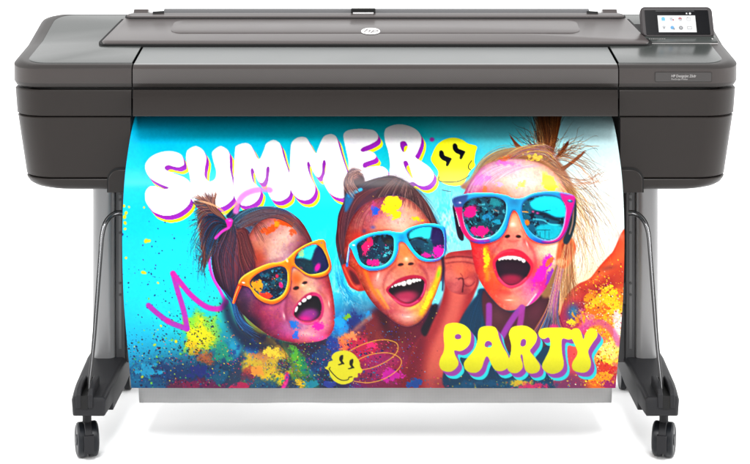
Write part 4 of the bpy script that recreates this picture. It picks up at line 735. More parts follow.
# ------------------------------------------------------------------ materials
def nodes(name):
    m = bpy.data.materials.new(name); m.use_nodes = True
    nt = m.node_tree; b = nt.nodes['Principled BSDF']
    return m, nt, b
def plastic(name, c, rough=.45, metal=0.0, spec=.5, bump=.0, bscale=900, var=.06, coat=0.0, vscale=6.0):
    m, nt, b = nodes(name)
    b.inputs['Roughness'].default_value = rough; b.inputs['Metallic'].default_value = metal
    b.inputs['Specular IOR Level'].default_value = spec; b.inputs['Coat Weight'].default_value = coat
    tc = nt.nodes.new('ShaderNodeTexCoord')
    n = nt.nodes.new('ShaderNodeTexNoise'); n.inputs['Scale'].default_value = vscale; n.inputs['Detail'].default_value = 6
    nt.links.new(tc.outputs['Object'], n.inputs['Vector'])
    rp = nt.nodes.new('ShaderNodeMapRange'); rp.inputs['To Min'].default_value = 1 - var; rp.inputs['To Max'].default_value = 1 + var
    nt.links.new(n.outputs['Fac'], rp.inputs['Value'])
    mx = nt.nodes.new('ShaderNodeVectorMath'); mx.operation = 'SCALE'; mx.inputs[0].default_value = c
    nt.links.new(rp.outputs['Result'], mx.inputs['Scale']); nt.links.new(mx.outputs['Vector'], b.inputs['Base Color'])
    rr = nt.nodes.new('ShaderNodeMapRange'); rr.inputs['To Min'].default_value = rough - .05; rr.inputs['To Max'].default_value = rough + .05
    nt.links.new(n.outputs['Fac'], rr.inputs['Value']); nt.links.new(rr.outputs['Result'], b.inputs['Roughness'])
    if bump:
        n2 = nt.nodes.new('ShaderNodeTexNoise'); n2.inputs['Scale'].default_value = bscale; n2.inputs['Detail'].default_value = 2
        nt.links.new(tc.outputs['Object'], n2.inputs['Vector'])
        bp = nt.nodes.new('ShaderNodeBump'); bp.inputs['Strength'].default_value = bump; bp.inputs['Distance'].default_value = .0006
        nt.links.new(n2.outputs['Fac'], bp.inputs['Height']); nt.links.new(bp.outputs['Normal'], b.inputs['Normal'])
    return m
def pattern(m, axis_scale, amount, kind='dots'):
    """fine perforation dots or woven threads added as bump and tint of the surface itself"""
    nt = m.node_tree; b = nt.nodes['Principled BSDF']
    tc = nt.nodes.new('ShaderNodeTexCoord'); sp = nt.nodes.new('ShaderNodeSeparateXYZ'); nt.links.new(tc.outputs['Object'], sp.inputs[0])
    outs = []
    for ax, sc in axis_scale:
        mu = nt.nodes.new('ShaderNodeMath'); mu.operation = 'MULTIPLY'; mu.inputs[1].default_value = sc; nt.links.new(sp.outputs[ax], mu.inputs[0])
        si = nt.nodes.new('ShaderNodeMath'); si.operation = 'SINE'; nt.links.new(mu.outputs[0], si.inputs[0]); outs.append(si)
    mu = nt.nodes.new('ShaderNodeMath'); mu.operation = 'MULTIPLY' if kind == 'dots' else 'ADD'
    nt.links.new(outs[0].outputs[0], mu.inputs[0]); nt.links.new(outs[1].outputs[0], mu.inputs[1])
    rp = nt.nodes.new('ShaderNodeMapRange'); rp.inputs['From Min'].default_value = -1; rp.inputs['From Max'].default_value = 1
    rp.inputs['To Min'].default_value = 1 - amount; rp.inputs['To Max'].default_value = 1 + amount
    nt.links.new(mu.outputs[0], rp.inputs['Value'])
    lk = b.inputs['Base Color'].links[0]; src = lk.from_socket
    mx = nt.nodes.new('ShaderNodeVectorMath'); mx.operation = 'SCALE'
    nt.links.new(src, mx.inputs[0]); nt.links.new(rp.outputs['Result'], mx.inputs['Scale']); nt.links.new(mx.outputs['Vector'], b.inputs['Base Color'])
    return m
M = {}
M['housing'] = plastic('housing_plastic', (.0165, .0138, .0126), .36, spec=.16, bump=.25, bscale=1400)
M['band'] = plastic('band_metal', (.036, .0305, .0288), .34, spec=.22, bump=.1)
M['rim'] = plastic('rim_plastic', (.022, .0192, .018), .38, spec=.22)
M['panel'] = plastic('gloss_panel', (.036, .040, .038), .2, spec=.25, var=.03)
M['cover'] = plastic('cover_panel', (.115, .121, .12), .34, spec=.2, var=.03)
M['edge_highlight'] = plastic('cover_edge_highlight', (.2, .2, .198), .3)  # paler strip along the cover's front edge, a highlight put into the colour
M['perf'] = pattern(plastic('perforated_band', (.054, .0485, .0465), .4, spec=.3), (('X', 1500), ('Z', 1500)), .55)
M['lid'] = plastic('lid_satin', (.055, .047, .046), .3, spec=.30)
M['lidlip'] = plastic('lid_lip', (.035, .030, .029), .4, spec=.25)
M['black'] = plastic('black_gap', (.006, .006, .006), .6, spec=.2)
M['foot'] = plastic('foot_casting', (.013, .013, .0145), .5, spec=.15, bump=.3, bscale=700)
M['tyre'] = plastic('caster_black', (.006, .007, .009), .38, spec=.2)
M['post'] = plastic('post_aluminium', (.20, .20, .202), .34, metal=.3, var=.1, vscale=3)
M['rail'] = plastic('rail_dark', (.045, .045, .047), .4, spec=.3)
M['strip'] = plastic('rail_strip_grey', (.07, .07, .072), .4)
M['rod'] = plastic('rod_steel', (.4, .4, .41), .25, metal=.8)
M['edge_bolt'] = plastic('edge_bolt_black', (.012, .012, .012), .4)
M['light'] = plastic('light_trim', (.42, .40, .395), .35)
M['chrome'] = plastic('bright_trim', (.75, .74, .74), .2, metal=.6)
M['white'] = plastic('white_badge', (.85, .85, .85), .4)
M['ink'] = plastic('badge_ink', (.16, .15, .15), .5)
M['plate'] = plastic('nameplate_grey', (.036, .033, .032), .35, spec=.3)
M['print'] = plastic('silver_print', (.26, .25, .245), .4)
M['glass'] = plastic('display_glass', (.002, .002, .003), .15, spec=.04)
M['bezel'] = plastic('bezel_plastic', (.016, .012, .013), .4, spec=.2)
M['fabric'] = pattern(plastic('bin_fabric', (.27, .27, .27), .8, spec=.2, var=.18, vscale=14), (('X', 2600), ('Z', 1500)), .10, 'weave')
M['back'] = plastic('paper_back', (.7, .7, .7), .6)
def emit(name, c, s=1.0):
    m, nt, b = nodes(name); b.inputs['Base Color'].default_value = (0.02, 0.02, 0.02, 1)
    b.inputs['Emission Color'].default_value = (*c, 1); b.inputs['Emission Strength'].default_value = s
    return m
M['lcd'] = emit('lcd_white', (.86, .87, .88)); M['lcd_blue'] = emit('lcd_blue', (.02, .34, .72)); M['lcd_cyan'] = emit('lcd_cyan', (.05, .5, .75))
M['lcd_grey'] = emit('lcd_grey', (.18, .18, .19)); M['lcd_red'] = emit('lcd_red', (.45, .03, .06)); M['lcd_pale'] = emit('lcd_pale', (.5, .52, .54))
# ------------------------------------------------------------------ mesh helpers
def obj(name, bm, mats, parent=None, smooth=True, bevel=0.0, seg=2):
    bmesh.ops.recalc_face_normals(bm, faces=bm.faces[:])
    me = bpy.data.meshes.new(name); bm.to_mesh(me); bm.free()
    o = bpy.data.objects.new(name, me); C.objects.link(o)
    for m in (mats if isinstance(mats, (list, tuple)) else [mats]): me.materials.append(m)
    if parent: o.parent = parent
    if smooth:
        for p in me.polygons: p.use_smooth = True
        me.set_sharp_from_angle(angle=R(32))
    if bevel:
        b = o.modifiers.new('bevel', 'BEVEL'); b.width = bevel; b.segments = seg; b.limit_method = 'ANGLE'; b.angle_limit = R(35); b.harden_normals = False
    return o
def tag(o, label, cat): o['label'] = label; o['category'] = cat
def ring(bm, pts): return [bm.verts.new(p) for p in pts]
def loft(bm, rings, closed=True, cap0=True, cap1=True, mi=None):
    n = len(rings[0])
    for i in range(len(rings) - 1):
        for k in range(n if closed else n - 1):
            f = bm.faces.new((rings[i][k], rings[i][(k + 1) % n], rings[i + 1][(k + 1) % n], rings[i + 1][k]))
            if mi: f.material_index = mi[i]
    if cap0: 
        f = bm.faces.new(list(reversed(rings[0])))
        if mi: f.material_index = mi[0]
    if cap1:
        f = bm.faces.new(rings[-1])
        if mi: f.material_index = mi[-1]
def box(bm, x0, x1, y0, y1, z0, z1, mi=0):
    v = [bm.verts.new((x, y, z)) for z in (z0, z1) for y in (y0, y1) for x in (x0, x1)]
    for q in ((0, 2, 3, 1), (4, 5, 7, 6), (0, 1, 5, 4), (2, 6, 7, 3), (0, 4, 6, 2), (1, 3, 7, 5)):
        f = bm.faces.new([v[i] for i in q]); f.material_index = mi
def prism(bm, prof, axis, a, b, mi=0):
    """closed 2-D profile pushed from a to b along 'X', 'Y' or 'Z'"""
    def P(p, t):
        return {'X': (t, p[0], p[1]), 'Y': (p[0], t, p[1]), 'Z': (p[0], p[1], t)}[axis]
    r0 = ring(bm, [P(p, a) for p in prof]); r1 = ring(bm, [P(p, b) for p in prof])
    nf = len(bm.faces); loft(bm, [r0, r1])
    bm.faces.ensure_lookup_table()
    for f in bm.faces[nf:]: f.material_index = mi
def tube(bm, pts, r, n=10, mi=0):
    pts = [Vector(p) for p in pts]; rings = []
    for i, p in enumerate(pts):
        t = (pts[min(i + 1, len(pts) - 1)] - pts[max(i - 1, 0)]).normalized()
        u = t.cross(Vector((0, 1, .01))).normalized() if abs(t.y) < .95 else t.cross(Vector((1, 0, 0))).normalized()
        v = t.cross(u)
        rr = r(i / (len(pts) - 1)) if callable(r) else r
        rings.append(ring(bm, [p + (u * math.cos(6.28319 * k / n) + v * math.sin(6.28319 * k / n)) * rr for k in range(n)]))
    loft(bm, rings)
def spline(pts, n=8):
    out = []; m = len(pts); pts = [Vector(p) for p in pts]
    for i in range(m - 1):
        p0, p1, p2, p3 = pts[max(i - 1, 0)], pts[i], pts[i + 1], pts[min(i + 2, m - 1)]
        for k in range(n):
            t = k / n
            out.append(.5 * ((2 * p1) + (p2 - p0) * t + (2 * p0 - 5 * p1 + 4 * p2 - p3) * t * t + (3 * p1 - p0 - 3 * p2 + p3) * t ** 3))
    out.append(pts[-1]); return out
def rrect(x0, x1, y0, y1, r, n=6):
    out = []
    for cx, cy, a0 in ((x1 - r, y1 - r, 0), (x0 + r, y1 - r, 90), (x0 + r, y0 + r, 180), (x1 - r, y0 + r, 270)):
        for k in range(n + 1):
            a = R(a0 + 90 * k / n); out.append((cx + r * math.cos(a), cy + r * math.sin(a)))
    return out
def text_mesh(name, body, size, mat, parent, M4, shear=0.0, align='LEFT', extrude=.0004, bold=0.0):
    cu = bpy.data.curves.new(name, 'FONT'); cu.body = body; cu.size = size; cu.shear = shear; cu.extrude = extrude; cu.align_x = align; cu.align_y = 'CENTER'; cu.offset = bold; cu.resolution_u = 3
    t = bpy.data.objects.new(name + '_curve', cu); C.objects.link(t); bpy.context.view_layer.update()
    me = bpy.data.meshes.new_from_object(t.evaluated_get(bpy.context.evaluated_depsgraph_get()))
    bpy.data.objects.remove(t); bpy.data.curves.remove(cu)
    me.name = name; me.transform(M4); me.materials.clear(); me.materials.append(mat)
    o = bpy.data.objects.new(name, me); C.objects.link(o); o.parent = parent
    return o
# ------------------------------------------------------------------ setting
bm = bmesh.new()
ra = [ring(bm, [(x, y, 0) for y in (-12, -2, 2, 12, 45)]) for x in (-30, -6, 0, 6, 30)]
loft(bm, ra, closed=False, cap0=False, cap1=False)
floor = obj('floor', bm, plastic('white_floor', (.95, .95, .95), .6, spec=.1, var=.004)); floor['kind'] = 'structure'
# ------------------------------------------------------------------ printer housing
printer = bpy.data.objects.new('large_format_printer', None); C.objects.link(printer)
tag(printer, 'dark grey large format printer on a wheeled stand with a small touch screen', 'printer')
YB = .46                                                     # back of the housing
def ztop(Y): return .954 + .133 * (Y - .025) if Y < .24 else .9826 + .249 * (Y - .24)
def cap_outline(s, xin, xout, yf, yb, r, rb=.05, n=8):
    """plan of an end housing: s = -1 or 1 side, straight at xin, rounded at the outer corners"""
    p = [(xin, yf)]
    for k in range(n + 1):
        a = R(90 * k / n); p.append((xout - r + r * math.sin(a), yf + r - r * math.cos(a)))
    for q in (.12, .2, .24, .3, .36): p.append((xout, q))
    for k in range(n + 1):
        a = R(90 * k / n); p.append((xout - rb + rb * math.cos(a), yb - rb + rb * math.sin(a)))
    p.append((xin, yb))
    for q in (.36, .3, .24, .2, .12): p.append((xin, q))
    return [(s * x, y) for x, y in p]
def taper(bm):
    for v in bm.verts: v.co.x *= 1 + .25 * min(v.co.y, 0)
    return bm
def crease(bm):
    bm.faces.ensure_lookup_table()
    for f in [f for f in bm.faces if len(f.verts) > 12]:
        v = [q for q in f.verts if abs(q.co.y - .24) < 1e-5]
        if len(v) == 2: bmesh.utils.face_split(f, v[0], v[1])
XS = .5935                                                   # seam between the end housings and the front cover
for s in (-1, 1):
    # upper end housing: band, bevel, sloped rim
    bm = bmesh.new(); rings = []
    for ins, z, sl in ((.012, .897, 0), (.006, .899, 0), (0, .909, 0), (0, .944, 1), (.003, .9480, 1), (.014, .9535, 1), (.021, .955, 1), (.0221, .9549, 1), (.0224, .944, 1)):
        o = cap_outline(s, XS + .0015, (.898 if ins < .022 else .883) - ins, ins, YB - ins, .085 - ins)
        rings.append(ring(bm, [(x, y, z + sl * (ztop(max(y, .025)) - .954)) for x, y in o]))
    loft(bm, rings, mi=[1, 1, 0, 1, 1, 1, 1, 1, 1]); crease(bm)
    obj('end_housing', bm, [M['band'], M['rim']], printer)
    # inset glossy panel on top
    bm = bmesh.new(); rings = []
    for ins, dz in ((.0225, -.008), (.0225, .001), (.0235, .0022), (.026, .0026)):
        o = cap_outline(s, XS + .004, .883 - ins, .001 + ins, YB - ins - .004, .075 - ins)
        rings.append(ring(bm, [(x, y, ztop(max(y, .02)) + dz) for x, y in o]))
    loft(bm, rings); crease(bm)
    obj('top_panel', bm, M['panel'], printer)
    # middle band
    bm = bmesh.new(); rings = []
    for z, xo, ins in ((.8285, .889, .002), (.8305, .890, 0), (.890, .8945, 0), (.8925, .8945, .002)):
        rings.append(ring(bm, [(x, y, z) for x, y in cap_outline(s, XS + .002, xo - ins, ins, YB - .004, .085)]))
    loft(bm, rings); obj('side_band', bm, M['housing'], printer)
    # lower housing, tapering, and its rounded chin
    bm = bmesh.new(); rings = []
    for z, xo, ins in ((.678, .866, .003), (.6805, .8665, 0), (.75, .877, 0), (.824, .888, 0), (.826, .888, .002)):
        rings.append(ring(bm, [(x, y, z) for x, y in cap_outline(s, .5975, xo - ins, ins, YB - .006, .085)]))
    loft(bm, rings); obj('lower_housing', bm, M['housing'], printer)
    bm = bmesh.new(); rings = []
    for z, ins in ((.644, .07), (.6445, .052), (.647, .034), (.652, .018), (.660, .007), (.670, .001), (.6735, 0), (.6755, .002)):
        rings.append(ring(bm, [(x, y, z) for x, y in cap_outline(s, .5975, .866 - ins, ins * .6, YB - .006, .085)]))
    loft(bm, rings); obj('chin', bm, M['housing'], printer)
    # dark core that closes the joints
    bm = bmesh.new()
    prism(bm, cap_outline(s, XS + .003, .858, .012, YB - .02, .08), 'Z', .66, .93)
    obj('inner_core', bm, M['black'], printer)
    # arched bracket at the inner corner of the lower housing
    bm = bmesh.new()
    def arch(x0, z1, r): 
        p = [(s * x0, .6435)]
        for k in range(9):
            a = R(90 * k / 8); p.append((s * (x0 - r + r * math.cos(a)), z1 - r + r * math.sin(a)))
        return p + [(s * .598, z1), (s * .598, .6435)]
    prism(bm, arch(.654, .7035, .03), 'Y', -.0035, .06, 0); 
    obj('bracket_gap', bm, M['black'], printer)
    bm = bmesh.new(); prism(bm, arch(.6505, .6995, .028), 'Y', -.0065, .07, 0)
    obj('bracket', bm, M['housing'], printer, bevel=.002)
    bm = bmesh.new(); box(bm, s * .632 if s > 0 else s * .655, s * .655 if s > 0 else s * .632, .2, .3, .6, .65); obj('leg_socket', bm, M['rail'], printer)
# centre front cover (same profile as the end housings)
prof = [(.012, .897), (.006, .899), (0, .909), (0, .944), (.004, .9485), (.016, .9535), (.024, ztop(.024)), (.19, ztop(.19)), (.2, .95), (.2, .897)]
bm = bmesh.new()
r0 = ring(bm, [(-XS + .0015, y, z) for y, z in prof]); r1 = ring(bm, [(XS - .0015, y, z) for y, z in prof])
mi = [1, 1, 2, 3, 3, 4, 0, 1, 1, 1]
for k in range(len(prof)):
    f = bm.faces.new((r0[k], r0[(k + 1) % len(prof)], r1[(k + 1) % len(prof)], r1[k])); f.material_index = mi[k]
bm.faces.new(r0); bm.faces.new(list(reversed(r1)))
front_cover = obj('front_cover', bm, [M['cover'], M['rim'], M['perf'], M['band'], M['edge_highlight']], printer)
bm = bmesh.new(); prism(bm, [(.004, .8925), (-.006, .883), (-.083, .8455), (-.084, .8425), (-.078, .8412), (.03, .838), (.12, .84), (.12, .8925)], 'X', -XS + .002, XS - .002); front_door = obj('front_door', taper(bm), M['housing'], printer)  # lower lip leans out, shaped to shade the head of the print
bm = bmesh.new(); box(bm, -.6, .6, .16, YB - .03, .66, .9); box(bm, -.6, .6, .014, .16, .87, .9); box(bm, -.6, .6, .1, .2, .838, .87)
obj('rear_core', bm, M['black'], printer)
# lid over the roll
def slab(name, x0, x1, y0, y1, zf, zb, th, r, mats, lip=.006, back_taper=0.0):
    bm = bmesh.new(); rings = []
    for ins, dz in ((.002, -th), (0, -th + .002), (0, -lip * .55), (lip * .35, -lip * .12), (lip, 0)):
        o = rrect(x0 + ins, x1 - ins, y0 + ins, y1 - ins, r)
        rg = []
        for x, y in o:
            t = (y - y0) / (y1 - y0)
            rg.append((x * (1 - back_taper * t), y, zf + (zb - zf) * t + dz))
        rings.append(ring(bm, rg))
    loft(bm, rings, mi=[1, 1, 1, 0, 0])
    return obj(name, bm, mats, printer)
bm = bmesh.new(); prism(bm, [(.19, .96), (.19, ztop(.19) + .0005), (.24, .9825), (YB - .03, 1.02), (YB - .03, .9)], 'X', -.72, .72); obj('deck', bm, M['black'], printer)
ZF, ZB, LB = zat(42.3, .187), zat(11.6, .45), .45
def zlid(Y): return ZF + (ZB - ZF) * (Y - .187) / (LB - .187)
lid_slope = math.atan2(ZB - ZF, LB - .187)
def plate(name, x0, x1, y0, y1, steps, r, mats, mi, parent, taper=0.0):
    bm = bmesh.new(); rings = []
    for ins, dz in steps:
        rings.append(ring(bm, [(x * (1 - taper * (y - y0) / (y1 - y0)), y, zlid(y) + dz) for x, y in rrect(x0 + ins, x1 - ins, y0 + ins, y1 - ins, r)]))
    loft(bm, rings, mi=mi); return obj(name, bm, mats, parent)
plate('lid_gap', -.7125, .7125, .1835, LB, ((0, -.03), (0, -.0045)), .026, M['black'], None, printer, .055)
lid = plate('roll_cover', -.705, .705, .187, LB, ((.004, -.0105), (.001, -.0095), (0, -.007), (.001, -.0028), (.006, 0)), .022, [M['lid'], M['lidlip']], [2, 1, 1, 0, 0] if False else [1, 1, 1, 0, 0], printer, .055)
# shallow raised field on the lid
plate('lid_field', -.535, .535, .262, .372, ((0, -.002), (0, .0008), (.0015, .0013)), .03, M['lid'], None, lid)
plate('hinge_gap', -.672, .672, .3865, .426, ((0, -.004), (0, .0012), (.0005, .0016)), .019, M['black'], None, lid, .0)
plate('hinge_plate', -.668, .668, .3915, .424, ((0, -.004), (0, .003), (.002, .005)), .015, M['lid'], None, lid, .0)
bm = bmesh.new(); prism(bm, [(.424, 1.0), (.425, zat(15.4, .425)), (.430, zat(12, .43)), (.442, zat(9.0, .442)), (.452, zat(8.3, .452)), (.47, zat(10, .47)), (.48, 1.0)], 'X', xat(164, .44), xat(589, .44))
obj('roll_bar', bm, plastic('roll_bar_grey', (.08, .08, .083), .25, spec=.5), printer)
for s in (-1, 1):
    bm = bmesh.new(); a, b = s * .655, s * .615
    prism(bm, [(.41, zat(18, .41)), (.412, zat(16.5, .412)), (.43, zat(14, .43)), (.445, zat(8.8, .445)), (.47, zat(9.5, .47)), (.47, 1.0), (.41, 1.0)], 'X', min(a, b), max(a, b))
    obj('roll_bracket', bm, M['lid'], printer, bevel=.003)
    bm = bmesh.new(); a, b = s * .618, s * .574; prism(bm, [(.405, zat(18.4, .405)), (.407, zat(15.6, .407)), (.425, zat(13.6, .425)), (.43, 1.02)], 'X', min(a, b), max(a, b)); obj('bracket_clip', bm, M['chrome'], printer, bevel=.003)
    bm = bmesh.new(); tube(bm, [(s * .60, .42, zat(13.5, .42)), (s * .57, .424, zat(12.8, .424))], .006, 12); obj('spool_end', bm, M['black'], printer)
bm = bmesh.new(); box(bm, xat(351, .428), xat(375.5, .428), .42, .44, zat(15.6, .425), zat(8.4, .425)); latch = obj('latch', bm, M['black'], printer, bevel=.002)
bm = bmesh.new(); box(bm, xat(353, .42), xat(373.5, .42), .4165, .42, zat(13.2, .42), zat(12.2, .42)); box(bm, xat(349.5, .42), xat(377, .42), .415, .4195, zat(16.2, .42), zat(15.4, .42)); obj('latch_trim', bm, M['chrome'], latch)
# badge on the lid
yb = .275; zb_ = zlid(yb) + .0013
bm = bmesh.new(); n = 40; rx, ry = .0248, .0262
Lm = Matrix.Translation((xat(370.6, yb), yb, zb_)) @ Matrix.Rotation(lid_slope, 4, 'X')
r0 = ring(bm, [Lm @ Vector((rx * math.cos(6.28319 * k / n), ry * math.sin(6.28319 * k / n), 0)) for k in range(n)])
r1 = ring(bm, [Lm @ Vector((rx * .97 * math.cos(6.28319 * k / n), ry * .97 * math.sin(6.28319 * k / n), .0012)) for k in range(n)])
loft(bm, [r0, r1]); badge = obj('badge', bm, M['white'], lid)
text_mesh('badge_lettering', 'hp', .040, M['ink'], badge, Lm @ Matrix.Translation((-.001, .0005, .0016)), shear=.32, bold=.0004, align='CENTER')
# nameplate
npx0, npx1, npz0, npz1 = xat(655.3), xat(711.2), zat(81.3), zat(72.3)
bm = bmesh.new(); prism(bm, rrect(npx0 - .0015, npx1 + .0015, npz0 - .0015, npz1 + .0015, .004), 'Y', -.0008, .004); nameplate = obj('nameplate', bm, M['rim'], printer)
bm = bmesh.new(); prism(bm, rrect(npx0, npx1, npz0, npz1, .003), 'Y', -.0016, .004); obj('plate_face', bm, M['plate'], nameplate)
Tm = Matrix.Rotation(R(90), 4, 'X')
text_mesh('plate_lettering', 'HP DesignJet Z6dr', .0092, M['print'], nameplate, Matrix.Translation((xat(671), -.002, zat(75.9))) @ Matrix.Scale(.86, 4, (1, 0, 0)) @ Tm, shear=.12, bold=.0001)
text_mesh('plate_small_lettering', 'PostScript Printer', .0056, M['print'], nameplate, Matrix.Translation((xat(671), -.002, zat(79.0))) @ Tm, shear=.12)
# touch screen in its recess
bm = bmesh.new()
Y0, Y1 = .236, .30
for k, dz in ((0, -.004), (1, .0032)): pass
rc_ = [(xat(642, .245), .245), (xat(714, .245), .245), (xat(714, .30), .30), (xat(700, .36), .36), (xat(629.5, .36), .36), (xat(631.5, .34), .34)]
r0 = ring(bm, [(x, y, ztop(y) - .004) for x, y in rc_]); r1 = ring(bm, [(x, y, ztop(y) + .0032) for x, y in rc_]); loft(bm, [r0, r1]); obj('screen_recess', bm, M['black'], printer)
bm = bmesh.new(); prism(bm, [(.216, .97), (.216, zat(41.4, .216)), (.222, zat(40.4, .222)), (.244, zat(36.4, .244)), (.26, zat(35.5, .26)), (.26, .98)], 'X', xat(641.5, .24), xat(716, .24)); sbase = obj('screen_base', bm, M['panel'], printer, bevel=.001)
bm = bmesh.new(); box(bm, xat(640, .21), xat(718, .21), .2105, .2145, ztop(.21) + .0015, ztop(.21) + .0035); obj('trim_line', bm, M['light'], sbase)
P0, P1 = at(642.4, 36.6, .246), at(641.0, 6.4, .288)
w = xat(715, .246) - xat(642.4, .246); up = (P1 - P0); hgt = math.hypot(up.y, up.z); tilt = math.atan2(up.y, up.z)
Sm = Matrix.Translation(P0) @ Matrix.Rotation(R(90) - tilt, 4, 'X')      # x right, y up the screen, z towards the viewer
def sbox(bm, x0, x1, y0, y1, z0, z1, mi=0, r=None):
    k = len(bm.verts)
    if r: prism(bm, rrect(x0, x1, y0, y1, r, 5), 'Z', z0, z1, mi)
    else: box(bm, x0, x1, y0, y1, z0, z1, mi)
    bm.verts.ensure_lookup_table()
    for v in bm.verts[k:]: v.co = Sm @ v.co
bm = bmesh.new(); sbox(bm, 0, w, 0, hgt, -.02, 0, r=.014); cp = obj('control_panel', bm, M['bezel'], printer, bevel=.003, seg=3)
bm = bmesh.new(); sbox(bm, .011, w - .011, .0055, hgt - .011, -.002, .0012, r=.002); gl = obj('display_glass', bm, M['glass'], cp)
def su(px, py):   # screen coordinates from the photo's pixels
    return ((px - 642.0) / (714.4 - 642.0) * w, (36.6 - py) / (36.6 - 6.4) * hgt)
x0, y0 = su(658.8, 32.3); x1, y1 = su(696.6, 15.6)
bm = bmesh.new(); sbox(bm, x0, x1, y0, y1, .001, .0016); lcd = obj('home_screen', bm, M['lcd'], cp)
bm = bmesh.new(); ic = [M['lcd_cyan'], M['lcd_pale'], M['lcd_red'], M['lcd_grey'], M['lcd_blue'], M['lcd']]
def disc(cx, cy, r, z0, z1, mi, a0=0, a1=360, n=20):
    k = len(bm.verts); p = [(cx + r * math.cos(R(a0 + (a1 - a0) * i / n)), cy + r * math.sin(R(a0 + (a1 - a0) * i / n))) for i in range(n if a1 - a0 == 360 else n + 1)]
    prism(bm, p, 'Z', z0, z1, mi); bm.verts.ensure_lookup_table()
    for v in bm.verts[k:]: v.co = Sm @ v.co
cxs = [664.3, 672.9, 681.2, 689.8]
q = .0016; u = w / 72.4
for i, (px, py) in enumerate([(x, 19.2) for x in cxs] + [(x, 28.0) for x in cxs]):
    x, y = su(px, py)
    if i == 0: sbox(bm, x - 1.7 * u, x + 1.7 * u, y - 1.8 * u, y + 1.6 * u, q, q + .0004, 0); sbox(bm, x - .7 * u, x + .8 * u, y + 1.6 * u, y + 2.2 * u, q, q + .0004, 0)
    if i == 1: sbox(bm, x - 2 * u, x + .8 * u, y - .8 * u, y + 1.7 * u, q, q + .0004, 1); sbox(bm, x + .6 * u, x + 2 * u, y - 1.7 * u, y - .2 * u, q, q + .0006, 2); sbox(bm, x - 1.4 * u, x + .2 * u, y - 1.5 * u, y - 1.1 * u, q, q + .0005, 4)
    if i == 2: disc(x, y, 1.8 * u, q, q + .0003, 1); disc(x, y, 1.8 * u, q, q + .0006, 2, 0, 180); disc(x - .1 * u, y - .1 * u, 1.8 * u, q, q + .0005, 3, 270, 360)
    if i == 3: sbox(bm, x - 2.1 * u, x + 2.1 * u, y - 1.6 * u, y + 1.6 * u, q, q + .0003, 1); sbox(bm, x - 1.6 * u, x + 1.6 * u, y - 1.1 * u, y + .8 * u, q, q + .0005, 5); sbox(bm, x - 1.6 * u, x - .4 * u, y + 1.6 * u, y + 2 * u, q, q + .0004, 3)
    if i == 4: disc(x, y + .2 * u, 1.9 * u, q, q + .0003, 1, 10, 170); disc(x, y - .1 * u, .8 * u, q, q + .0006, 3); sbox(bm, x - .3 * u, x + .3 * u, y - 2 * u, y - .8 * u, q, q + .0004, 1)
    if i == 5: disc(x - .3 * u, y + .2 * u, 1.9 * u, q, q + .0003, 4); disc(x + 1.3 * u, y - 1.1 * u, .9 * u, q, q + .0005, 3)
    if i == 6: disc(x, y, 2.1 * u, q, q + .0003, 3); disc(x, y, .8 * u, q, q + .0006, 1)
    if i == 7: sbox(bm, x - 2.2 * u, x + 2.2 * u, y - 1.6 * u, y + 1.6 * u, q, q + .0003, 3); sbox(bm, x - 1.8 * u, x + 1.8 * u, y - 1.2 * u, y + 1.1 * u, q, q + .0005, 5)
    sbox(bm, x - 1.5 * u, x + 1.5 * u, y - 3.3 * u, y - 2.95 * u, q, q + .0003, 1)
x, y = su(688.3, 13.6); sbox(bm, x - .7 * u, x + .7 * u, y - .7 * u, y + .7 * u, .001, .0018, 5); x, y = su(691.7, 13.6); disc(x, y, 1.1 * u, .001, .0018, 5)
x, y = su(657.5, 11.2); x2, _ = su(696, 11); sbox(bm, x, x2, y, y + .25 * u, .0012, .0015, 3); x, y = su(645.5, 9.6); x2, _ = su(709, 9); sbox(bm, x, x2, y, y + .25 * u, .0012, .0015, 3)
obj('screen_icons', bm, ic, cp, smooth=False)
bm = bmesh.new()
for k in range(9): p = at(649.5 + k * 1.9, 38.7, .23); box(bm, p.x - .0014, p.x + .0011, .2285, .2335, p.z - .0004, p.z + .0004)
obj('base_lettering', bm, M['light'], sbase)
for px, wd, hh in ((645.2, 1.2, 1.4), (712.4, 1.4, 1.3)): bm = bmesh.new(); p = at(px, 38.7, .23); box(bm, p.x - wd / 900, p.x + wd / 900, .228, .234, p.z - hh / 900, p.z + hh / 900); obj('base_mark', bm, M['light'], sbase)
p = at(633.8, 16.6, .30); bm = bmesh.new(); box(bm, p.x - .004, p.x + .004, .29, .304, ztop(.297) + .0015, ztop(.297) + .0035); obj('status_mark', bm, plastic('status_pink', (.55, .25, .27), .4), printer)
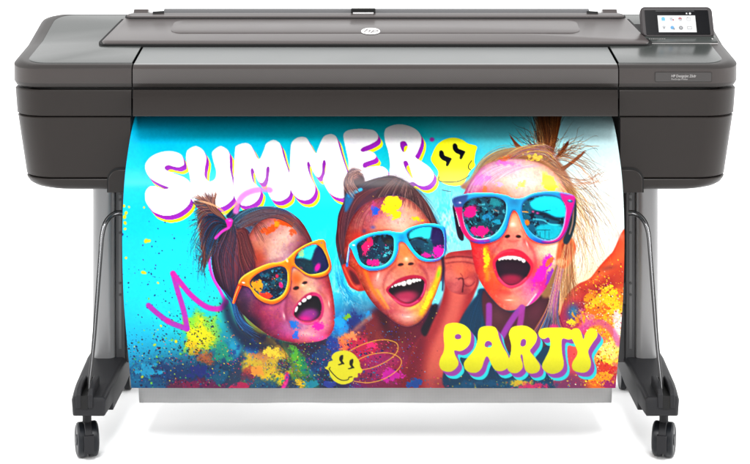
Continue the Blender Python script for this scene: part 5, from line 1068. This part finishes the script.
# ------------------------------------------------------------------ stand
for s in (-1, 1):
    bm = bmesh.new(); prism(bm, rrect(.671, .731, .225, .30, .02, 6) if s > 0 else rrect(-.731, -.671, .225, .30, .02, 6), 'Z', .15, .66)
    leg = obj('stand_leg', bm, M['post'], printer)
    bm = bmesh.new(); a, b = s * .647, s * .6705; box(bm, min(a, b), max(a, b), .235, .29, .15, .66); a, b = s * .610, s * .647; box(bm, min(a, b), max(a, b), .25, .29, .15, .66)
    rail = obj('leg_rail', bm, M['rail'], leg, bevel=.002)
    bm = bmesh.new(); a, b = s * .6555, s * .6625
    box(bm, min(a, b), max(a, b), .2335, .236, .19, .60); obj('rail_strip', bm, M['strip'], leg)
    for z in (.575, .59, .49, .36, .33):
        bm = bmesh.new(); tube(bm, [(s * .659, .235, z), (s * .659, .2315, z)], .0032, 10); obj('rail_bolt', bm, M['edge_bolt'], leg)
    # foot: low casting running front to back
    bm = bmesh.new(); rings = []
    for y, z0, z1, a, b in ((-.062, .122, .152, .655, .722), (-.056, .116, .163, .651, .728), (.0, .112, .166, .650, .733), (.05, .112, .166, .648, .737), (.056, .092, .166, .648, .738), (.25, .092, .168, .646, .745), (.53, .105, .166, .648, .74), (.56, .115, .155, .652, .735)):
        c = (z1 - z0) * .12
        prof = [(a, z0), (b, z0), (b + .003, z1 - c), (b - .003, z1), (a + .004, z1), (a - .003, z1 - c)]
        rings.append(ring(bm, [(s * x, y, z) for x, z in prof]))
    loft(bm, rings); foot = obj('foot', bm, M['foot'], printer, bevel=.003)
    bm = bmesh.new()
    xm = .6985
    for dx in (-.0145, .0145):
        cxx = s * (xm + dx); prism(bm, [(-.0665, .138), (-.0665, .170), (-.055, .182), (-.02, .190), (.02, .190), (.03, .165), (.03, .150)], 'X', cxx - .006, cxx + .006)
    box(bm, s * xm - .02, s * xm + .02, .018, .034, .15, .186)
    obj('clevis', bm, M['foot'], foot, bevel=.002)
    bm = bmesh.new(); box(bm, s * xm - .0085, s * xm + .0085, -.0645, .018, .135, .1672); obj('clevis_slot', bm, M['black'], foot)
    # bent rod from bin to foot; black tubes imitate its dark edge reflections
    path = [(122, 213, .16), (117, 213.2, .15), (110.5, 216.5, .13), (105, 224, .11), (102, 236, .10), (100.4, 255, .085), (97, 300, .05), (93.5, 345, .02), (89.3, 384, -.01), (88.6, 397, -.02)]
    def side(p): v = at(*p); return (v.x if s < 0 else -v.x, v.y, v.z)
    pts = spline([side(p) for p in path], 7)
    bm = bmesh.new(); tube(bm, pts, lambda t: .0036 - .001 * t); rod = obj('bin_rod', bm, M['rod'], printer)
    for off in (-2.3, 2.3):
        def shp(i, p):
            k = 1 - .55 * i / (len(path) - 1)
            j, m = path[max(i - 1, 0)], path[min(i + 1, len(path) - 1)]
            tx, ty = m[0] - j[0], m[1] - j[1]; l = math.hypot(tx, ty)
            return (p[0] - ty / l * off * k, p[1] + tx / l * off * k, p[2] - .004)
        bm = bmesh.new(); tube(bm, spline([side(shp(i, p)) for i, p in enumerate(path)], 7), .0017, 8); obj('rod_edge_dark', bm, M['edge_bolt'], rod)
    # twin wheel caster
    cc = Vector((s * .7035, .0, .0415)); rot = Matrix.Translation(cc) @ Matrix.Rotation(R(s * -17), 4, 'Z')
    bm = bmesh.new(); box(bm, -.012, .012, -.046, .012, -.022, .022); tube(bm, [(0, .0, .02), (0, .0, .082)], .011, 14)
    pr = [(.0445 * math.cos(R(a)), .0445 * math.sin(R(a))) for a in range(10, 171, 10)]
    prism(bm, pr + [(-.03, .0), (.03, .0)], 'X', -.0085, .0085); box(bm, -.018, .018, -.018, .018, .066, .076)
    for v in bm.verts: v.co = rot @ v.co
    caster = obj('caster', bm, M['foot'], printer, bevel=.0015)
    for dx in (-.0155, .0155):
        bm = bmesh.new(); rings = []
        e = 1 if dx > 0 else -1
        for xx, rr in ((-.0125, .034), (-.0125, .038), (-.011, .0405), (-.007, .0415), (.005, .0415), (.0085, .039), (.0105, .034), (.009, .031), (.009, .014), (.0115, .012), (.0115, .002)):
            rings.append(ring(bm, [rot @ Vector((dx + e * xx, rr * math.cos(6.28319 * k / 32), rr * math.sin(6.28319 * k / 32))) for k in range(32)]))
        loft(bm, rings); obj('caster_wheel', bm, M['tyre'], caster)
    # rear caster, mostly hidden behind the foot
    bm = bmesh.new(); cc = Vector((s * .695, .5, .0415))
    tube(bm, [(cc.x, .5, .03), (cc.x, .5, .11)], .011, 12); box(bm, cc.x - .01, cc.x + .01, .47, .53, .02, .07); rc = obj('caster', bm, M['foot'], printer)
    for dx in (-.0185, .0185):
        bm = bmesh.new(); tube(bm, [(cc.x + dx - .008, .5, .0415), (cc.x + dx + .008, .5, .0415)], .0415, 28); obj('caster_wheel', bm, M['tyre'], rc)
bm = bmesh.new(); box(bm, -.672, .672, .245, .285, .30, .36); obj('cross_bar', bm, M['rail'], printer, bevel=.004)
# fabric catch bin slung below the print
bm = bmesh.new(); sec = spline([(0, .09, .23), (0, .075, .16), (0, .082, .108), (0, .11, .096), (0, .20, .098), (0, .27, .115), (0, .30, .2)], 6)
nx = 60; rows = []
for i in range(nx + 1):
    x = -.588 + 1.176 * i / nx
    rows.append(ring(bm, [(x, p.y + .001 * math.sin(x * 23), p.z + .0004 * math.sin(x * 31 + 1)) for p in sec]))
loft(bm, rows, closed=False, cap0=False, cap1=False)
binf = obj('catch_bin', bm, M['fabric'], printer); sol = binf.modifiers.new('thick', 'SOLIDIFY'); sol.thickness = .003
bm = bmesh.new(); tube(bm, [(-.6, .09, .232), (.6, .09, .232)], .005); tube(bm, [(-.6, .30, .2), (.6, .30, .2)], .005); obj('bin_bar', bm, M['rod'], binf)
# ------------------------------------------------------------------ the print
PCX = 373.4
def half_px(py): return float(np.interp(py, [112, 116, 120, 127, 135, 142, 150, 167, 185, 210, 240, 270, 300, 325, 350, 372, 390], [236.6, 238.2, 239.5, 241.2, 242.8, 244.0, 245.2, 247.6, 249.3, 250.6, 251.2, 250.8, 249.7, 247.9, 245.7, 243.7, 242]))
HW = .590
sec = []
for py in [108, 112, 116, 121, 127, 135, 142, 150, 158, 167, 176, 185, 197, 210, 225, 240, 255, 270, 285, 300, 315, 330, 345, 360, 375, 388.2]:
    d = HW * FPX / half_px(py) if py >= 112 else HW * FPX / 235.2
    sec.append((d - CAM_D, CAM_H - (py - HOR) / FPX * d, py))
sec = np.array(sec)
arc = np.r_[0, np.cumsum(np.hypot(np.diff(sec[:, 0]), np.diff(sec[:, 1])))]
NV, NU = 500, 860
# smooth cubic-ish resampling of the hang of the sheet
tv = np.linspace(0, arc[-1], NV)
def smooth_interp(col_):
    v = np.interp(tv, arc, col_); k = 21; pad = np.r_[2 * v[0] - v[k:0:-1], v, 2 * v[-1] - v[-2:-k - 2:-1]]
    for _ in range(2): pad = np.convolve(pad, np.ones(15) / 15, 'same')
    return pad[k:k + NV]
SY, SZ = smooth_interp(sec[:, 0]), smooth_interp(sec[:, 1])
SP = HOR + (CAM_H - SZ) * FPX / (CAM_D + SY)               # artwork row for each line of the sheet
SXC = (PCX - CX) / FPX * 4.0
uu = np.linspace(-1, 1, NU)
X = np.repeat((SXC + uu * HW)[None, :], NV, 0); Yy = np.repeat(SY[:, None], NU, 1); Zz = np.repeat(SZ[:, None], NU, 1)
wav = .0012 * np.sin(X * 9 + 1.3)[...]
co = np.stack([X, Yy + wav, Zz], -1).reshape(-1, 3).astype(np.float32)
idx = np.arange(NV * NU).reshape(NV, NU)
quads = np.stack([idx[:-1, :-1], idx[1:, :-1], idx[1:, 1:], idx[:-1, 1:]], -1).reshape(-1, 4)
me = bpy.data.meshes.new('poster')
me.vertices.add(len(co)); me.vertices.foreach_set('co', co.ravel())
me.loops.add(quads.size); me.loops.foreach_set('vertex_index', quads.ravel().astype(np.int32))
me.polygons.add(len(quads)); me.polygons.foreach_set('loop_start', np.arange(0, quads.size, 4, dtype=np.int32)); me.polygons.foreach_set('loop_total', np.full(len(quads), 4, np.int32))
me.update(calc_edges=True); me.validate()
me.polygons.foreach_set('use_smooth', np.ones(len(quads), bool))
# ink: sample the painted artwork (a flat design, width 2 * half_px) onto the sheet's own grid
art = paint_print()
gx = (X / (CAM_D + SY)[:, None] * FPX + CX - PX0) * PK - .5
gy = np.repeat(((SP - PY0) * PK - .5)[:, None], NU, 1)
gx = np.clip(gx, 0, PW - 2); gy = np.clip(gy, 0, PH - 2)
ix, iy = gx.astype(int), gy.astype(int); fx, fy = (gx - ix)[..., None], (gy - iy)[..., None]
ink = (art[iy, ix] * (1 - fx) + art[iy, ix + 1] * fx) * (1 - fy) + (art[iy + 1, ix] * (1 - fx) + art[iy + 1, ix + 1] * fx) * fy
ink = np.where(ink <= .04045, ink / 12.92, ((ink + .055) / 1.055) ** 2.4)
rgba = np.ones((NV * NU, 4), np.float32); rgba[:, :3] = ink.reshape(-1, 3)
ca = me.color_attributes.new('ink', 'FLOAT_COLOR', 'POINT'); ca.data.foreach_set('color', rgba.ravel())
poster = bpy.data.objects.new('poster', me); C.objects.link(poster)
m, nt, b = nodes('glossy_print')
at_ = nt.nodes.new('ShaderNodeVertexColor'); at_.layer_name = 'ink'
sc_ = nt.nodes.new('ShaderNodeVectorMath'); sc_.operation = 'SCALE'; sc_.inputs['Scale'].default_value = .60
nt.links.new(at_.outputs['Color'], sc_.inputs[0]); nt.links.new(sc_.outputs['Vector'], b.inputs['Base Color'])
b.inputs['Roughness'].default_value = .30; b.inputs['Specular IOR Level'].default_value = .12
me.materials.append(m)
tag(poster, 'colourful glossy summer party print of three laughing children in sunglasses, hanging out of the printer', 'poster')
